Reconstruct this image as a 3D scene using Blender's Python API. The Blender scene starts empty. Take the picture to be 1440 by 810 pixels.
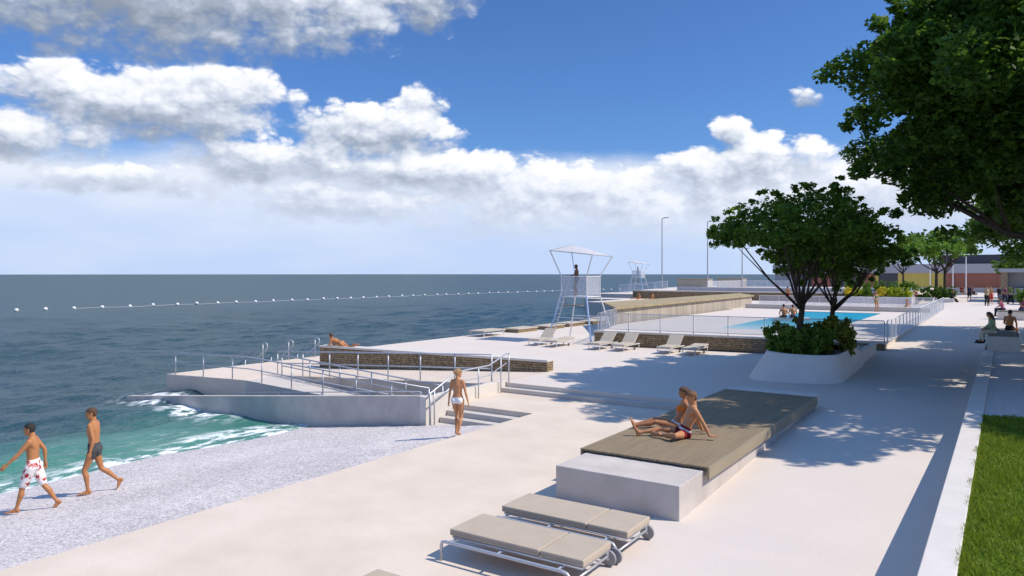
import bpy, bmesh, math, random
import numpy as np
from mathutils import Vector, Matrix
V = Vector
random.seed(7); rng = np.random.default_rng(7)
S = bpy.context.scene
C = bpy.data.collections.new('place'); S.collection.children.link(C)
PI = math.pi

# ------------------------------------------------------------------ mesh helpers
class MB:
    def __init__(s): s.v = []; s.f = []
    def add(s, vs, fs):
        o = len(s.v); s.v += [tuple(p) for p in vs]; s.f += [tuple(i + o for i in f) for f in fs]; return s
    def box(s, x0, y0, z0, x1, y1, z1, M=None):
        vs = [V((x, y, z)) for z in (z0, z1) for x, y in ((x0, y0), (x1, y0), (x1, y1), (x0, y1))]
        if M is not None: vs = [M @ p for p in vs]
        return s.add(vs, [(3, 2, 1, 0), (4, 5, 6, 7), (0, 1, 5, 4), (1, 2, 6, 5), (2, 3, 7, 6), (3, 0, 4, 7)])
    def prism(s, poly, z0, z1):            # poly counter-clockwise; z0/z1 numbers or per-vertex lists
        n = len(poly)
        a = z0 if isinstance(z0, (list, tuple)) else [z0] * n
        b = z1 if isinstance(z1, (list, tuple)) else [z1] * n
        vs = [(p[0], p[1], a[i]) for i, p in enumerate(poly)] + [(p[0], p[1], b[i]) for i, p in enumerate(poly)]
        fs = [tuple(range(n - 1, -1, -1)), tuple(range(n, 2 * n))] + [(i, (i + 1) % n, n + (i + 1) % n, n + i) for i in range(n)]
        return s.add(vs, fs)
    def tube(s, pts, r, n=8, caps=True):
        pts = [V(p) for p in pts]; m = len(pts)
        rs = r if isinstance(r, (list, tuple)) else [r] * m
        up = None; vs = []
        for i, p in enumerate(pts):
            t = (pts[min(i + 1, m - 1)] - pts[max(i - 1, 0)]).normalized()
            if up is None:
                up = V((0, 0, 1)) if abs(t.z) < .9 else V((1, 0, 0))
            u = (up - t * up.dot(t)).normalized(); w = t.cross(u); up = u
            vs += [p + (u * math.cos(2 * PI * k / n) + w * math.sin(2 * PI * k / n)) * rs[i] for k in range(n)]
        fs = [(i * n + k, i * n + (k + 1) % n, (i + 1) * n + (k + 1) % n, (i + 1) * n + k) for i in range(m - 1) for k in range(n)]
        if caps: fs += [tuple(range(n - 1, -1, -1)), tuple(range((m - 1) * n, m * n))]
        return s.add(vs, fs)
    def loft(s, rings, n=16):               # ring = (centre, u, v, a, b)
        vs = []
        for c, u, v, a, b in rings:
            vs += [c + u * (a * math.cos(2 * PI * k / n)) + v * (b * math.sin(2 * PI * k / n)) for k in range(n)]
        m = len(rings)
        fs = [(i * n + k, i * n + (k + 1) % n, (i + 1) * n + (k + 1) % n, (i + 1) * n + k) for i in range(m - 1) for k in range(n)]
        fs += [tuple(range(n - 1, -1, -1)), tuple(range((m - 1) * n, m * n))]
        return s.add(vs, fs)
    def ball(s, c, r, n=12, m=8, M=None):
        c = V(c); rx, ry, rz = r if isinstance(r, (tuple, list)) else (r, r, r)
        vs = [V((0, 0, -rz))]
        for i in range(1, m):
            a = PI * i / m - PI / 2
            vs += [V((rx * math.cos(a) * math.cos(2 * PI * k / n), ry * math.cos(a) * math.sin(2 * PI * k / n), rz * math.sin(a))) for k in range(n)]
        vs.append(V((0, 0, rz)))
        fs = [(0, 1 + (k + 1) % n, 1 + k) for k in range(n)]
        for i in range(m - 2):
            fs += [(1 + i * n + k, 1 + i * n + (k + 1) % n, 1 + (i + 1) * n + (k + 1) % n, 1 + (i + 1) * n + k) for k in range(n)]
        L = len(vs) - 1; b = 1 + (m - 2) * n
        fs += [(b + k, b + (k + 1) % n, L) for k in range(n)]
        return s.add([(M @ p if M is not None else p) + c for p in vs], fs)
    def mesh(s, name):
        me = bpy.data.meshes.new(name); me.from_pydata(s.v, [], s.f); me.update(); return me
    def build(s, name, mat, parent=None, bevel=0, smooth=False, fix=True):
        me = s.mesh(name)
        if fix:
            bm = bmesh.new(); bm.from_mesh(me); bmesh.ops.recalc_face_normals(bm, faces=bm.faces); bm.to_mesh(me); bm.free()
        return link(name, me, mat, parent, bevel, smooth)

def link(name, me, mat, parent=None, bevel=0, smooth=False):
    o = bpy.data.objects.new(name, me); C.objects.link(o)
    if mat is not None: me.materials.append(mat)
    if parent is not None: o.parent = parent
    if bevel:
        b = o.modifiers.new('bevel', 'BEVEL'); b.width = bevel; b.segments = 2; b.limit_method = 'ANGLE'
    if smooth: me.polygons.foreach_set('use_smooth', [True] * len(me.polygons))
    return o

def tag(o, label, cat, group=None, kind=None):
    o['label'] = label; o['category'] = cat
    if group: o['group'] = group
    if kind: o['kind'] = kind
    return o
def struct(o): o['kind'] = 'structure'; return o
def empty(name, loc=(0, 0, 0), rz=0):
    o = bpy.data.objects.new(name, None); C.objects.link(o); o.location = loc; o.rotation_euler = (0, 0, rz); o.empty_display_size = .1
    return o
def copy_tree(o, parent=None):
    c = o.copy(); C.objects.link(c); c.parent = parent
    for ch in list(o.children): copy_tree(ch, c)
    return c
def hexrgb(r, g, b):
    f = lambda x: (x / 255 / 12.92) if x <= 10 else ((x / 255 + .055) / 1.055) ** 2.4
    return (f(r), f(g), f(b))

# ------------------------------------------------------------------ materials
def newmat(name):
    m = bpy.data.materials.new(name); m.use_nodes = True
    nt = m.node_tree; return m, nt, nt.nodes, nt.links, nt.nodes['Principled BSDF']
def mk(name, col, rough=.7, var=.12, scale=3., fine=40., bump=.0, bscale=80., metal=0., spec=.5, tint=None, stretch=None):
    m, nt, N, L, B = newmat(name)
    tc = N.new('ShaderNodeNewGeometry')
    src = tc.outputs['Position']
    if stretch:
        mp = N.new('ShaderNodeMapping'); mp.inputs['Scale'].default_value = stretch; L.new(src, mp.inputs['Vector']); src = mp.outputs['Vector']
    n1 = N.new('ShaderNodeTexNoise'); n1.inputs['Scale'].default_value = scale; n1.inputs['Detail'].default_value = 6; n1.inputs['Roughness'].default_value = .6
    n2 = N.new('ShaderNodeTexNoise'); n2.inputs['Scale'].default_value = fine; n2.inputs['Detail'].default_value = 3
    L.new(src, n1.inputs['Vector']); L.new(src, n2.inputs['Vector'])
    mx = N.new('ShaderNodeMath'); mx.operation = 'MULTIPLY_ADD'; mx.inputs[1].default_value = .4
    L.new(n2.outputs['Fac'], mx.inputs[0])
    m2 = N.new('ShaderNodeMath'); m2.operation = 'MULTIPLY'; m2.inputs[1].default_value = .6; L.new(n1.outputs['Fac'], m2.inputs[0]); L.new(m2.outputs[0], mx.inputs[2])
    cr = N.new('ShaderNodeValToRGB'); cr.color_ramp.elements[0].position = .3; cr.color_ramp.elements[1].position = .7
    t = tint or (1, 1, 1)
    cr.color_ramp.elements[0].color = (*[c * (1 - var) * k for c, k in zip(col, t)], 1)
    cr.color_ramp.elements[1].color = (*[min(1, c * (1 + var)) for c in col], 1)
    L.new(mx.outputs[0], cr.inputs['Fac']); L.new(cr.outputs['Color'], B.inputs['Base Color'])
    B.inputs['Roughness'].default_value = rough; B.inputs['Metallic'].default_value = metal; B.inputs['Specular IOR Level'].default_value = spec
    if bump:
        nb = N.new('ShaderNodeTexNoise'); nb.inputs['Scale'].default_value = bscale; nb.inputs['Detail'].default_value = 5; L.new(src, nb.inputs['Vector'])
        bp = N.new('ShaderNodeBump'); bp.inputs['Strength'].default_value = bump; bp.inputs['Distance'].default_value = .02
        L.new(nb.outputs['Fac'], bp.inputs['Height']); L.new(bp.outputs['Normal'], B.inputs['Normal'])
    return m

M = {}
M['paving'] = mk('paving', (.68, .58, .485), .85, .13, .8, 38, .3, 60, tint=(1, .985, .96), spec=.2)
M['terrace'] = mk('terrace', (.66, .585, .52), .85, .06, .4, 18, .2, 50, spec=.2)
M['concrete'] = mk('concrete', (.56, .515, .47), .85, .12, 1.6, 30, .3, 70, spec=.2)
M['white_concrete'] = mk('white_concrete', (.66, .615, .565), .8, .08, 2.2, 45, .25, 90, spec=.2)
M['cast_concrete'] = mk('cast_concrete', (.55, .50, .46), .85, .22, 1.5, 60, .45, 90, spec=.2)
M['steel'] = mk('steel', (.50, .52, .56), .42, .05, 4, 30, metal=.45)
M['white_metal'] = mk('white_metal', (.72, .72, .74), .4, .03, 4, 30)
M['grey_metal'] = mk('grey_metal', (.34, .35, .37), .5, .06, 4, 30)
M['blue_metal'] = mk('blue_metal', (.42, .55, .78), .35, .04, 4, 30, metal=.2)
M['cushion'] = mk('cushion', (.47, .39, .305), .9, .08, 4, 140, .15, 300, spec=.15)
M['cushion_side'] = mk('cushion_side', (.38, .33, .28), .9, .06, 4, 140, .1, 300, spec=.15)
M['sling'] = mk('sling', (.50, .44, .36), .85, .06, 6, 120, .1, 250, spec=.2)
M['rubber'] = mk('rubber', (.13, .125, .13), .7, .1, 8, 60)
M['wheel_grey'] = mk('wheel_grey', (.28, .27, .28), .6, .1, 8, 60)
M['timber'] = mk('timber', (.26, .202, .13), .75, .22, 1.2, 25, .2, 40, stretch=(8, .6, 8), spec=.25)
M['pale_timber'] = mk('pale_timber', (.31, .26, .185), .8, .14, 1.2, 25, .15, 40, stretch=(6, .6, 6), spec=.2)
M['screen_timber'] = mk('screen_timber', (.40, .355, .29), .8, .14, 1.2, 25, .15, 40, stretch=(6, 6, .6), spec=.2)
M['weathered'] = mk('weathered', (.30, .26, .22), .85, .2, 1.5, 30, .2, 50, spec=.2)
M['bark'] = mk('bark', (.075, .055, .042), .95, .35, 6, 40, .8, 25, spec=.1)
M['soil'] = mk('soil', (.05, .04, .03), .95, .3, 3, 30, .5, 30)
M['asphalt_band'] = mk('asphalt_band', (.30, .30, .31), .9, .08, 1, 20)
M['render_grey'] = mk('render_grey', (.40, .40, .43), .8, .05, .6, 10)
M['dark_panel'] = mk('dark_panel', (.055, .058, .07), .5, .1, .6, 10)
M['rust_panel'] = mk('rust_panel', (.31, .11, .07), .6, .14, .8, 12, stretch=(5, 5, .4))
M['yellow_panel'] = mk('yellow_panel', (.60, .47, .10), .6, .1, .8, 12, stretch=(5, 5, .4))
M['grey_screen'] = mk('grey_screen', (.22, .22, .235), .6, .14, .8, 12, stretch=(5, 5, .4))
M['float'] = mk('float', (.82, .82, .82), .35, .03, 2, 10)
M['rope'] = mk('rope', (.62, .62, .60), .7, .05, 2, 10)
M['skin_tan'] = mk('skin_tan', (.44, .19, .075), .5, .07, 7, 60, .05, 200, spec=.35)
M['skin_fair'] = mk('skin_fair', (.49, .23, .11), .5, .06, 7, 60, .05, 200, spec=.35)
M['skin_bronze'] = mk('skin_bronze', (.40, .175, .075), .5, .07, 7, 60, .05, 200, spec=.35)
M['skin_dark'] = mk('skin_dark', (.17, .075, .04), .5, .07, 7, 60, .05, 200, spec=.35)
M['hair_black'] = mk('hair_black', (.018, .013, .011), .6, .4, 30, 200, .6, 150)
M['hair_brown'] = mk('hair_brown', (.085, .04, .018), .6, .35, 30, 200, .6, 150)
M['hair_light'] = mk('hair_light', (.19, .085, .032), .6, .3, 30, 200, .6, 150)
M['hair_blond'] = mk('hair_blond', (.40, .235, .10), .6, .25, 30, 200, .6, 150)
M['eye'] = mk('eye', (.03, .02, .015), .2, .1)
M['lip'] = mk('lip', (.30, .10, .07), .5, .1)
for nm, c in dict(trunks_grey=(.075, .075, .08), trunks_dark=(.03, .03, .035), wine=(.19, .012, .018), white_cloth=(.72, .72, .74), orange_cloth=(.75, .20, .03),
                  green_cloth=(.05, .32, .16), sage_cloth=(.26, .36, .20), pink_cloth=(.42, .13, .18), plum_cloth=(.17, .06, .10), black_cloth=(.014, .014, .018), navy_cloth=(.03, .04, .075),
                  khaki_cloth=(.34, .29, .20), denim=(.07, .10, .19), cream_cloth=(.60, .55, .46), red_cloth=(.42, .05, .04), grey_cloth=(.26, .27, .29)).items():
    M[nm] = mk(nm, c, .85, .12, 14, 90, .2, 180, spec=.2)

def floral():
    m, nt, N, L, B = newmat('floral_cloth')
    tc = N.new('ShaderNodeTexCoord'); vo = N.new('ShaderNodeTexVoronoi'); vo.inputs['Scale'].default_value = 11
    ns = N.new('ShaderNodeTexNoise'); ns.inputs['Scale'].default_value = 22; ns.inputs['Detail'].default_value = 2
    mx = N.new('ShaderNodeMix'); mx.data_type = 'RGBA'; mx.inputs['Factor'].default_value = .12
    L.new(tc.outputs['Object'], ns.inputs['Vector']); L.new(tc.outputs['Object'], mx.inputs['A']); L.new(ns.outputs['Color'], mx.inputs['B'])
    L.new(mx.outputs['Result'], vo.inputs['Vector'])
    cr = N.new('ShaderNodeValToRGB'); cr.color_ramp.interpolation = 'CONSTANT'
    e = cr.color_ramp.elements; e[0].color = (.40, .035, .03, 1); e[1].position = .33; e[1].color = (.62, .22, .2, 1)
    x = e.new(.40); x.color = (.80, .76, .74, 1)
    L.new(vo.outputs['Distance'], cr.inputs['Fac']); L.new(cr.outputs['Color'], B.inputs['Base Color']); B.inputs['Roughness'].default_value = .85
    return m
M['floral'] = floral()

def stone_mat(name, c1, c2, mortar, sx=1.6, sz=7.):
    m, nt, N, L, B = newmat(name)
    g = N.new('ShaderNodeNewGeometry'); sp = N.new('ShaderNodeSeparateXYZ'); L.new(g.outputs['Position'], sp.inputs[0])
    ad = N.new('ShaderNodeMath'); ad.operation = 'ADD'; L.new(sp.outputs['X'], ad.inputs[0]); L.new(sp.outputs['Y'], ad.inputs[1])
    cb = N.new('ShaderNodeCombineXYZ'); L.new(ad.outputs[0], cb.inputs['X']); L.new(sp.outputs['Z'], cb.inputs['Y'])
    ns = N.new('ShaderNodeTexNoise'); ns.inputs['Scale'].default_value = 2.5; ns.inputs['Detail'].default_value = 3; L.new(g.outputs['Position'], ns.inputs['Vector'])
    va = N.new('ShaderNodeVectorMath'); va.operation = 'MULTIPLY_ADD'; va.inputs[1].default_value = (.12, .05, 0); L.new(ns.outputs['Color'], va.inputs[0]); L.new(cb.outputs[0], va.inputs[2])
    br = N.new('ShaderNodeTexBrick'); L.new(va.outputs[0], br.inputs['Vector'])
    br.inputs['Color1'].default_value = (*c1, 1); br.inputs['Color2'].default_value = (*c2, 1); br.inputs['Mortar'].default_value = (*mortar, 1)
    br.inputs['Scale'].default_value = 1; br.inputs['Brick Width'].default_value = .40; br.inputs['Row Height'].default_value = .095
    br.inputs['Mortar Size'].default_value = .012; br.inputs['Mortar Smooth'].default_value = .4; br.offset = .37; br.squash = .6; br.squash_frequency = 3
    n2 = N.new('ShaderNodeTexNoise'); n2.inputs['Scale'].default_value = 9; n2.inputs['Detail'].default_value = 6; L.new(g.outputs['Position'], n2.inputs['Vector'])
    mu = N.new('ShaderNodeMix'); mu.data_type = 'RGBA'; mu.blend_type = 'MULTIPLY'; mu.inputs['Factor'].default_value = .8
    cr = N.new('ShaderNodeValToRGB'); cr.color_ramp.elements[0].position = .3; cr.color_ramp.elements[0].color = (.45, .42, .4, 1); cr.color_ramp.elements[1].position = .7; cr.color_ramp.elements[1].color = (1.25, 1.2, 1.1, 1)
    L.new(n2.outputs['Fac'], cr.inputs['Fac']); L.new(br.outputs['Color'], mu.inputs['A']); L.new(cr.outputs['Color'], mu.inputs['B'])
    L.new(mu.outputs['Result'], B.inputs['Base Color']); B.inputs['Roughness'].default_value = .9; B.inputs['Specular IOR Level'].default_value = .2
    su = N.new('ShaderNodeMath'); su.operation = 'SUBTRACT'; L.new(n2.outputs['Fac'], su.inputs[0]); L.new(br.outputs['Fac'], su.inputs[1])
    bp = N.new('ShaderNodeBump'); bp.inputs['Strength'].default_value = .9; bp.inputs['Distance'].default_value = .05; L.new(su.outputs[0], bp.inputs['Height']); L.new(bp.outputs['Normal'], B.inputs['Normal'])
    return m
M['stone'] = stone_mat('rubble_stone', (.43, .335, .215), (.29, .215, .135), (.19, .145, .095))

def slat_mat(name, col, axis, pitch, gap=.18, dark=.25, rough=.8):
    # boards along one direction: the gaps between them are painted into the colour as darker stripes at this pitch
    m, nt, N, L, B = newmat(name)
    g = N.new('ShaderNodeNewGeometry'); sp = N.new('ShaderNodeSeparateXYZ'); L.new(g.outputs['Position'], sp.inputs[0])
    mo = N.new('ShaderNodeMath'); mo.operation = 'MULTIPLY'; mo.inputs[1].default_value = 1 / pitch; L.new(sp.outputs[axis], mo.inputs[0])
    fl = N.new('ShaderNodeMath'); fl.operation = 'FLOOR'; L.new(mo.outputs[0], fl.inputs[0])
    wn = N.new('ShaderNodeTexWhiteNoise'); wn.noise_dimensions = '1D'; L.new(fl.outputs[0], wn.inputs['W'])
    fr = N.new('ShaderNodeMath'); fr.operation = 'FRACT'; L.new(mo.outputs[0], fr.inputs[0])
    gt = N.new('ShaderNodeMath'); gt.operation = 'LESS_THAN'; gt.inputs[1].default_value = gap; L.new(fr.outputs[0], gt.inputs[0])
    cr = N.new('ShaderNodeValToRGB'); cr.color_ramp.elements[0].color = (*[c * .82 for c in col], 1); cr.color_ramp.elements[1].color = (*[c * 1.15 for c in col], 1); L.new(wn.outputs['Value'], cr.inputs['Fac'])
    mx = N.new('ShaderNodeMix'); mx.data_type = 'RGBA'; L.new(gt.outputs[0], mx.inputs['Factor']); L.new(cr.outputs['Color'], mx.inputs['A']); mx.inputs['B'].default_value = (*[c * dark for c in col], 1)
    L.new(mx.outputs['Result'], B.inputs['Base Color']); B.inputs['Roughness'].default_value = rough; B.inputs['Specular IOR Level'].default_value = .2
    return m
M['slat_top'] = slat_mat('solarium_boards', (.40, .32, .19), 'Y', .30, .12, .5)
M['slat_side'] = slat_mat('solarium_screen', (.44, .385, .31), 'Y', .28, .22, .55)

def pebbles():
    m, nt, N, L, B = newmat('pebbles')
    g = N.new('ShaderNodeNewGeometry')
    v1 = N.new('ShaderNodeTexVoronoi'); v1.inputs['Scale'].default_value = 22; v2 = N.new('ShaderNodeTexVoronoi'); v2.inputs['Scale'].default_value = 44
    n = N.new('ShaderNodeTexNoise'); n.inputs['Scale'].default_value = .5; n.inputs['Detail'].default_value = 5
    for q in (v1, v2, n): L.new(g.outputs['Position'], q.inputs['Vector'])
    cr = N.new('ShaderNodeValToRGB'); e = cr.color_ramp.elements; e[0].color = (.47, .43, .41, 1); e[1].color = (.86, .79, .755, 1)
    x = e.new(.35); x.color = (.66, .605, .58, 1); x = e.new(.7); x.color = (.74, .68, .655, 1)
    sx = N.new('ShaderNodeSeparateColor'); L.new(v1.outputs['Color'], sx.inputs[0]); L.new(sx.outputs[0], cr.inputs['Fac'])
    mu = N.new('ShaderNodeMix'); mu.data_type = 'RGBA'; mu.blend_type = 'MULTIPLY'; mu.inputs['Factor'].default_value = .5
    c2 = N.new('ShaderNodeValToRGB'); c2.color_ramp.elements[0].color = (1.15, 1.15, 1.15, 1); c2.color_ramp.elements[1].color = (.5, .49, .49, 1); c2.color_ramp.elements[0].position = .2; c2.color_ramp.elements[1].position = .75
    L.new(v2.outputs['Distance'], c2.inputs['Fac']); L.new(cr.outputs['Color'], mu.inputs['A']); L.new(c2.outputs['Color'], mu.inputs['B'])
    m3 = N.new('ShaderNodeMix'); m3.data_type = 'RGBA'; m3.blend_type = 'MULTIPLY'; m3.inputs['Factor'].default_value = .6
    c3 = N.new('ShaderNodeValToRGB'); c3.color_ramp.elements[0].position = .35; c3.color_ramp.elements[0].color = (.82, .82, .84, 1); c3.color_ramp.elements[1].position = .65; c3.color_ramp.elements[1].color = (1.1, 1.1, 1.1, 1)
    L.new(n.outputs['Fac'], c3.inputs['Fac']); L.new(mu.outputs['Result'], m3.inputs['A']); L.new(c3.outputs['Color'], m3.inputs['B'])
    L.new(m3.outputs['Result'], B.inputs['Base Color']); B.inputs['Roughness'].default_value = .9; B.inputs['Specular IOR Level'].default_value = .2
    ad = N.new('ShaderNodeMath'); ad.operation = 'MULTIPLY_ADD'; ad.inputs[1].default_value = .5; L.new(v2.outputs['Distance'], ad.inputs[0]); L.new(v1.outputs['Distance'], ad.inputs[2])
    bp = N.new('ShaderNodeBump'); bp.invert = True; bp.inputs['Strength'].default_value = .3; bp.inputs['Distance'].default_value = .04; L.new(ad.outputs[0], bp.inputs['Height']); L.new(bp.outputs['Normal'], B.inputs['Normal'])
    return m
M['pebbles'] = pebbles()
M['gravel'] = mk('gravel', (.62, .57, .535), .9, .3, 9, 60, .5, 60, spec=.2)
M['grass_base'] = mk('grass_base', (.085, .15, .015), .9, .35, 1.2, 30, .6, 40, spec=.1)

def leafmat(name, c_dark, c_light, trans=.3, glow=1.6):
    m = bpy.data.materials.new(name); m.use_nodes = True; nt = m.node_tree; N = nt.nodes; L = nt.links; N.clear()
    out = N.new('ShaderNodeOutputMaterial'); g = N.new('ShaderNodeNewGeometry')
    cr = N.new('ShaderNodeValToRGB'); cr.color_ramp.elements[0].color = (*c_dark, 1); cr.color_ramp.elements[1].color = (*c_light, 1)
    L.new(g.outputs['Random Per Island'], cr.inputs['Fac'])
    d = N.new('ShaderNodeBsdfPrincipled'); d.inputs['Roughness'].default_value = .55; d.inputs['Specular IOR Level'].default_value = .25
    t = N.new('ShaderNodeBsdfTranslucent'); hs = N.new('ShaderNodeHueSaturation'); hs.inputs['Value'].default_value = glow; hs.inputs['Hue'].default_value = .485
    L.new(cr.outputs['Color'], d.inputs['Base Color']); L.new(cr.outputs['Color'], hs.inputs['Color']); L.new(hs.outputs['Color'], t.inputs['Color'])
    mx = N.new('ShaderNodeMixShader'); mx.inputs['Fac'].default_value = trans
    L.new(d.outputs[0], mx.inputs[1]); L.new(t.outputs[0], mx.inputs[2]); L.new(mx.outputs[0], out.inputs['Surface'])
    return m
M['leaf_dark'] = leafmat('leaf_dark', (.032, .085, .009), (.09, .185, .02), .34, 1.8)
M['leaf_deep'] = leafmat('leaf_deep', (.027, .075, .008), (.09, .185, .02), .34, 1.8)
M['leaf_mid'] = leafmat('leaf_mid', (.05, .11, .012), (.14, .25, .03), .38, 1.8)
M['leaf_bright'] = leafmat('leaf_bright', (.085, .19, .02), (.17, .31, .04), .35)
M['leaf_shrub'] = leafmat('leaf_shrub', (.075, .105, .012), (.22, .25, .035), .3)
M['leaf_yellow'] = leafmat('leaf_yellow', (.48, .42, .02), (.80, .66, .04), .3, 1.2)
M['leaf_lime'] = leafmat('leaf_lime', (.25, .36, .02), (.48, .55, .04), .3, 1.2)
M['grass'] = leafmat('grass_blades', (.10, .175, .012), (.25, .33, .03), .3, 1.6)

def glassmat(name, tint, alpha, rough=.05):
    m = bpy.data.materials.new(name); m.use_nodes = True; nt = m.node_tree; N = nt.nodes; L = nt.links; N.clear()
    out = N.new('ShaderNodeOutputMaterial'); tr = N.new('ShaderNodeBsdfTransparent'); tr.inputs['Color'].default_value = (*tint, 1)
    pb = N.new('ShaderNodeBsdfPrincipled'); pb.inputs['Base Color'].default_value = (.72, .74, .78, 1); pb.inputs['Roughness'].default_value = rough
    mx = N.new('ShaderNodeMixShader'); mx.inputs['Fac'].default_value = alpha
    L.new(tr.outputs[0], mx.inputs[1]); L.new(pb.outputs[0], mx.inputs[2]); L.new(mx.outputs[0], out.inputs['Surface'])
    return m
M['glass'] = glassmat('clear_glass', (.93, .95, .97), .14)
M['mesh_panel'] = glassmat('perforated_panel', (.95, .96, .98), .25, .5)
M['canopy'] = leafmat('canopy_membrane', (.80, .80, .82), (.80, .80, .82), .55, 1.1)

def seamat():
    m, nt, N, L, B = newmat('sea_water')
    g = N.new('ShaderNodeNewGeometry'); sp = N.new('ShaderNodeSeparateXYZ'); L.new(g.outputs['Position'], sp.inputs[0])
    def math_(op, a, b=None, c=None, clamp=False):
        n = N.new('ShaderNodeMath'); n.operation = op; n.use_clamp = clamp
        for i, x in enumerate((a, b, c)):
            if x is None: continue
            if isinstance(x, (int, float)): n.inputs[i].default_value = x
            else: L.new(x, n.inputs[i])
        return n.outputs[0]
    def noise(scale, det=4, st=(1, 1, 1), rot=0):
        mp = N.new('ShaderNodeMapping'); mp.inputs['Scale'].default_value = st; mp.inputs['Rotation'].default_value = (0, 0, rot); L.new(g.outputs['Position'], mp.inputs[0])
        n = N.new('ShaderNodeTexNoise'); n.inputs['Scale'].default_value = scale; n.inputs['Detail'].default_value = det; n.inputs['Roughness'].default_value = .62; L.new(mp.outputs[0], n.inputs['Vector']); return n.outputs['Fac']
    def smooth(x, a, b):
        n = N.new('ShaderNodeMapRange'); n.interpolation_type = 'SMOOTHSTEP'; n.inputs['From Min'].default_value = a; n.inputs['From Max'].default_value = b; L.new(x, n.inputs['Value']); return n.outputs['Result']
    wob = noise(.35, 5); wob2 = noise(1.3, 5, (1, .45, 1))
    xs = math_('ADD', sp.outputs['X'], math_('MULTIPLY', math_('SUBTRACT', wob, .5), 6.))
    shore = smooth(xs, -31.0, -20.6); near = math_('MULTIPLY', shore, smooth(sp.outputs['Y'], 17.6, 16.4))
    foam_n = noise(2.6, 8, (1, .5, 1))
    xf = math_('ADD', sp.outputs['X'], math_('MULTIPLY', math_('SUBTRACT', wob2, .5), 2.6))
    edge = smooth(xf, -21.3, -20.2)                                   # wash on the pebbles
    lace = math_('MULTIPLY', smooth(xf, -25.5, -21.2), smooth(foam_n, .56, .66))
    wl = math_('MULTIPLY', smooth(math_('ADD', sp.outputs['Y'], math_('MULTIPLY', math_('SUBTRACT', foam_n, .5), 2.6)), 15.0, 16.1), smooth(sp.outputs['X'], -22.0, -24.5))
    wl = math_('MULTIPLY', wl, math_('MULTIPLY', smooth(sp.outputs['X'], -31.6, -29.8), smooth(sp.outputs['Y'], 17.9, 17.2)))
    fm = math_('MAXIMUM', math_('MULTIPLY', edge, smooth(foam_n, .44, .58)), math_('MULTIPLY', lace, .2))
    fm = math_('MULTIPLY', fm, smooth(sp.outputs['Y'], 17.6, 16.4))
    foam = math_('MAXIMUM', fm, math_('MULTIPLY', wl, smooth(foam_n, .44, .56)), clamp=True)
    cr = N.new('ShaderNodeValToRGB'); e = cr.color_ramp.elements
    e[0].color = (.027, .063, .074, 1); e[1].color = (.06, .22, .165, 1); x = e.new(.35); x.color = (.026, .080, .088, 1); x = e.new(.7); x.color = (.030, .135, .112, 1)
    L.new(near, cr.inputs['Fac'])
    mx = N.new('ShaderNodeMix'); mx.data_type = 'RGBA'; L.new(foam, mx.inputs['Factor']); L.new(cr.outputs['Color'], mx.inputs['A']); mx.inputs['B'].default_value = (.85, .88, .88, 1)
    N.remove(B); df = N.new('ShaderNodeBsdfDiffuse'); gl = N.new('ShaderNodeBsdfGlossy'); gl.inputs['Roughness'].default_value = .22; fr = N.new('ShaderNodeFresnel'); fr.inputs['IOR'].default_value = 1.33
    L.new(mx.outputs['Result'], df.inputs['Color']); gl.inputs['Color'].default_value = (.9, .95, 1, 1)
    # unresolved wave slopes keep the mean reflectance of a ruffled sea low towards the horizon
    fac = math_('MULTIPLY', math_('MINIMUM', fr.outputs[0], .25), math_('SUBTRACT', 1, foam))
    ms = N.new('ShaderNodeMixShader'); L.new(fac, ms.inputs['Fac']); L.new(df.outputs[0], ms.inputs[1]); L.new(gl.outputs[0], ms.inputs[2]); L.new(ms.outputs[0], N['Material Output'].inputs['Surface'])
    h = math_('ADD', math_('MULTIPLY', noise(.28, 6, (1, .6, 1), .5), 1.2), math_('MULTIPLY', noise(1.4, 4, (1, .55, 1), .5), .30))
    bp = N.new('ShaderNodeBump'); bp.inputs['Strength'].default_value = 1.; bp.inputs['Distance'].default_value = .42
    L.new(h, bp.inputs['Height'])
    for q in (df, gl, fr): L.new(bp.outputs['Normal'], q.inputs['Normal'])
    return m
M['sea'] = seamat()
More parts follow.
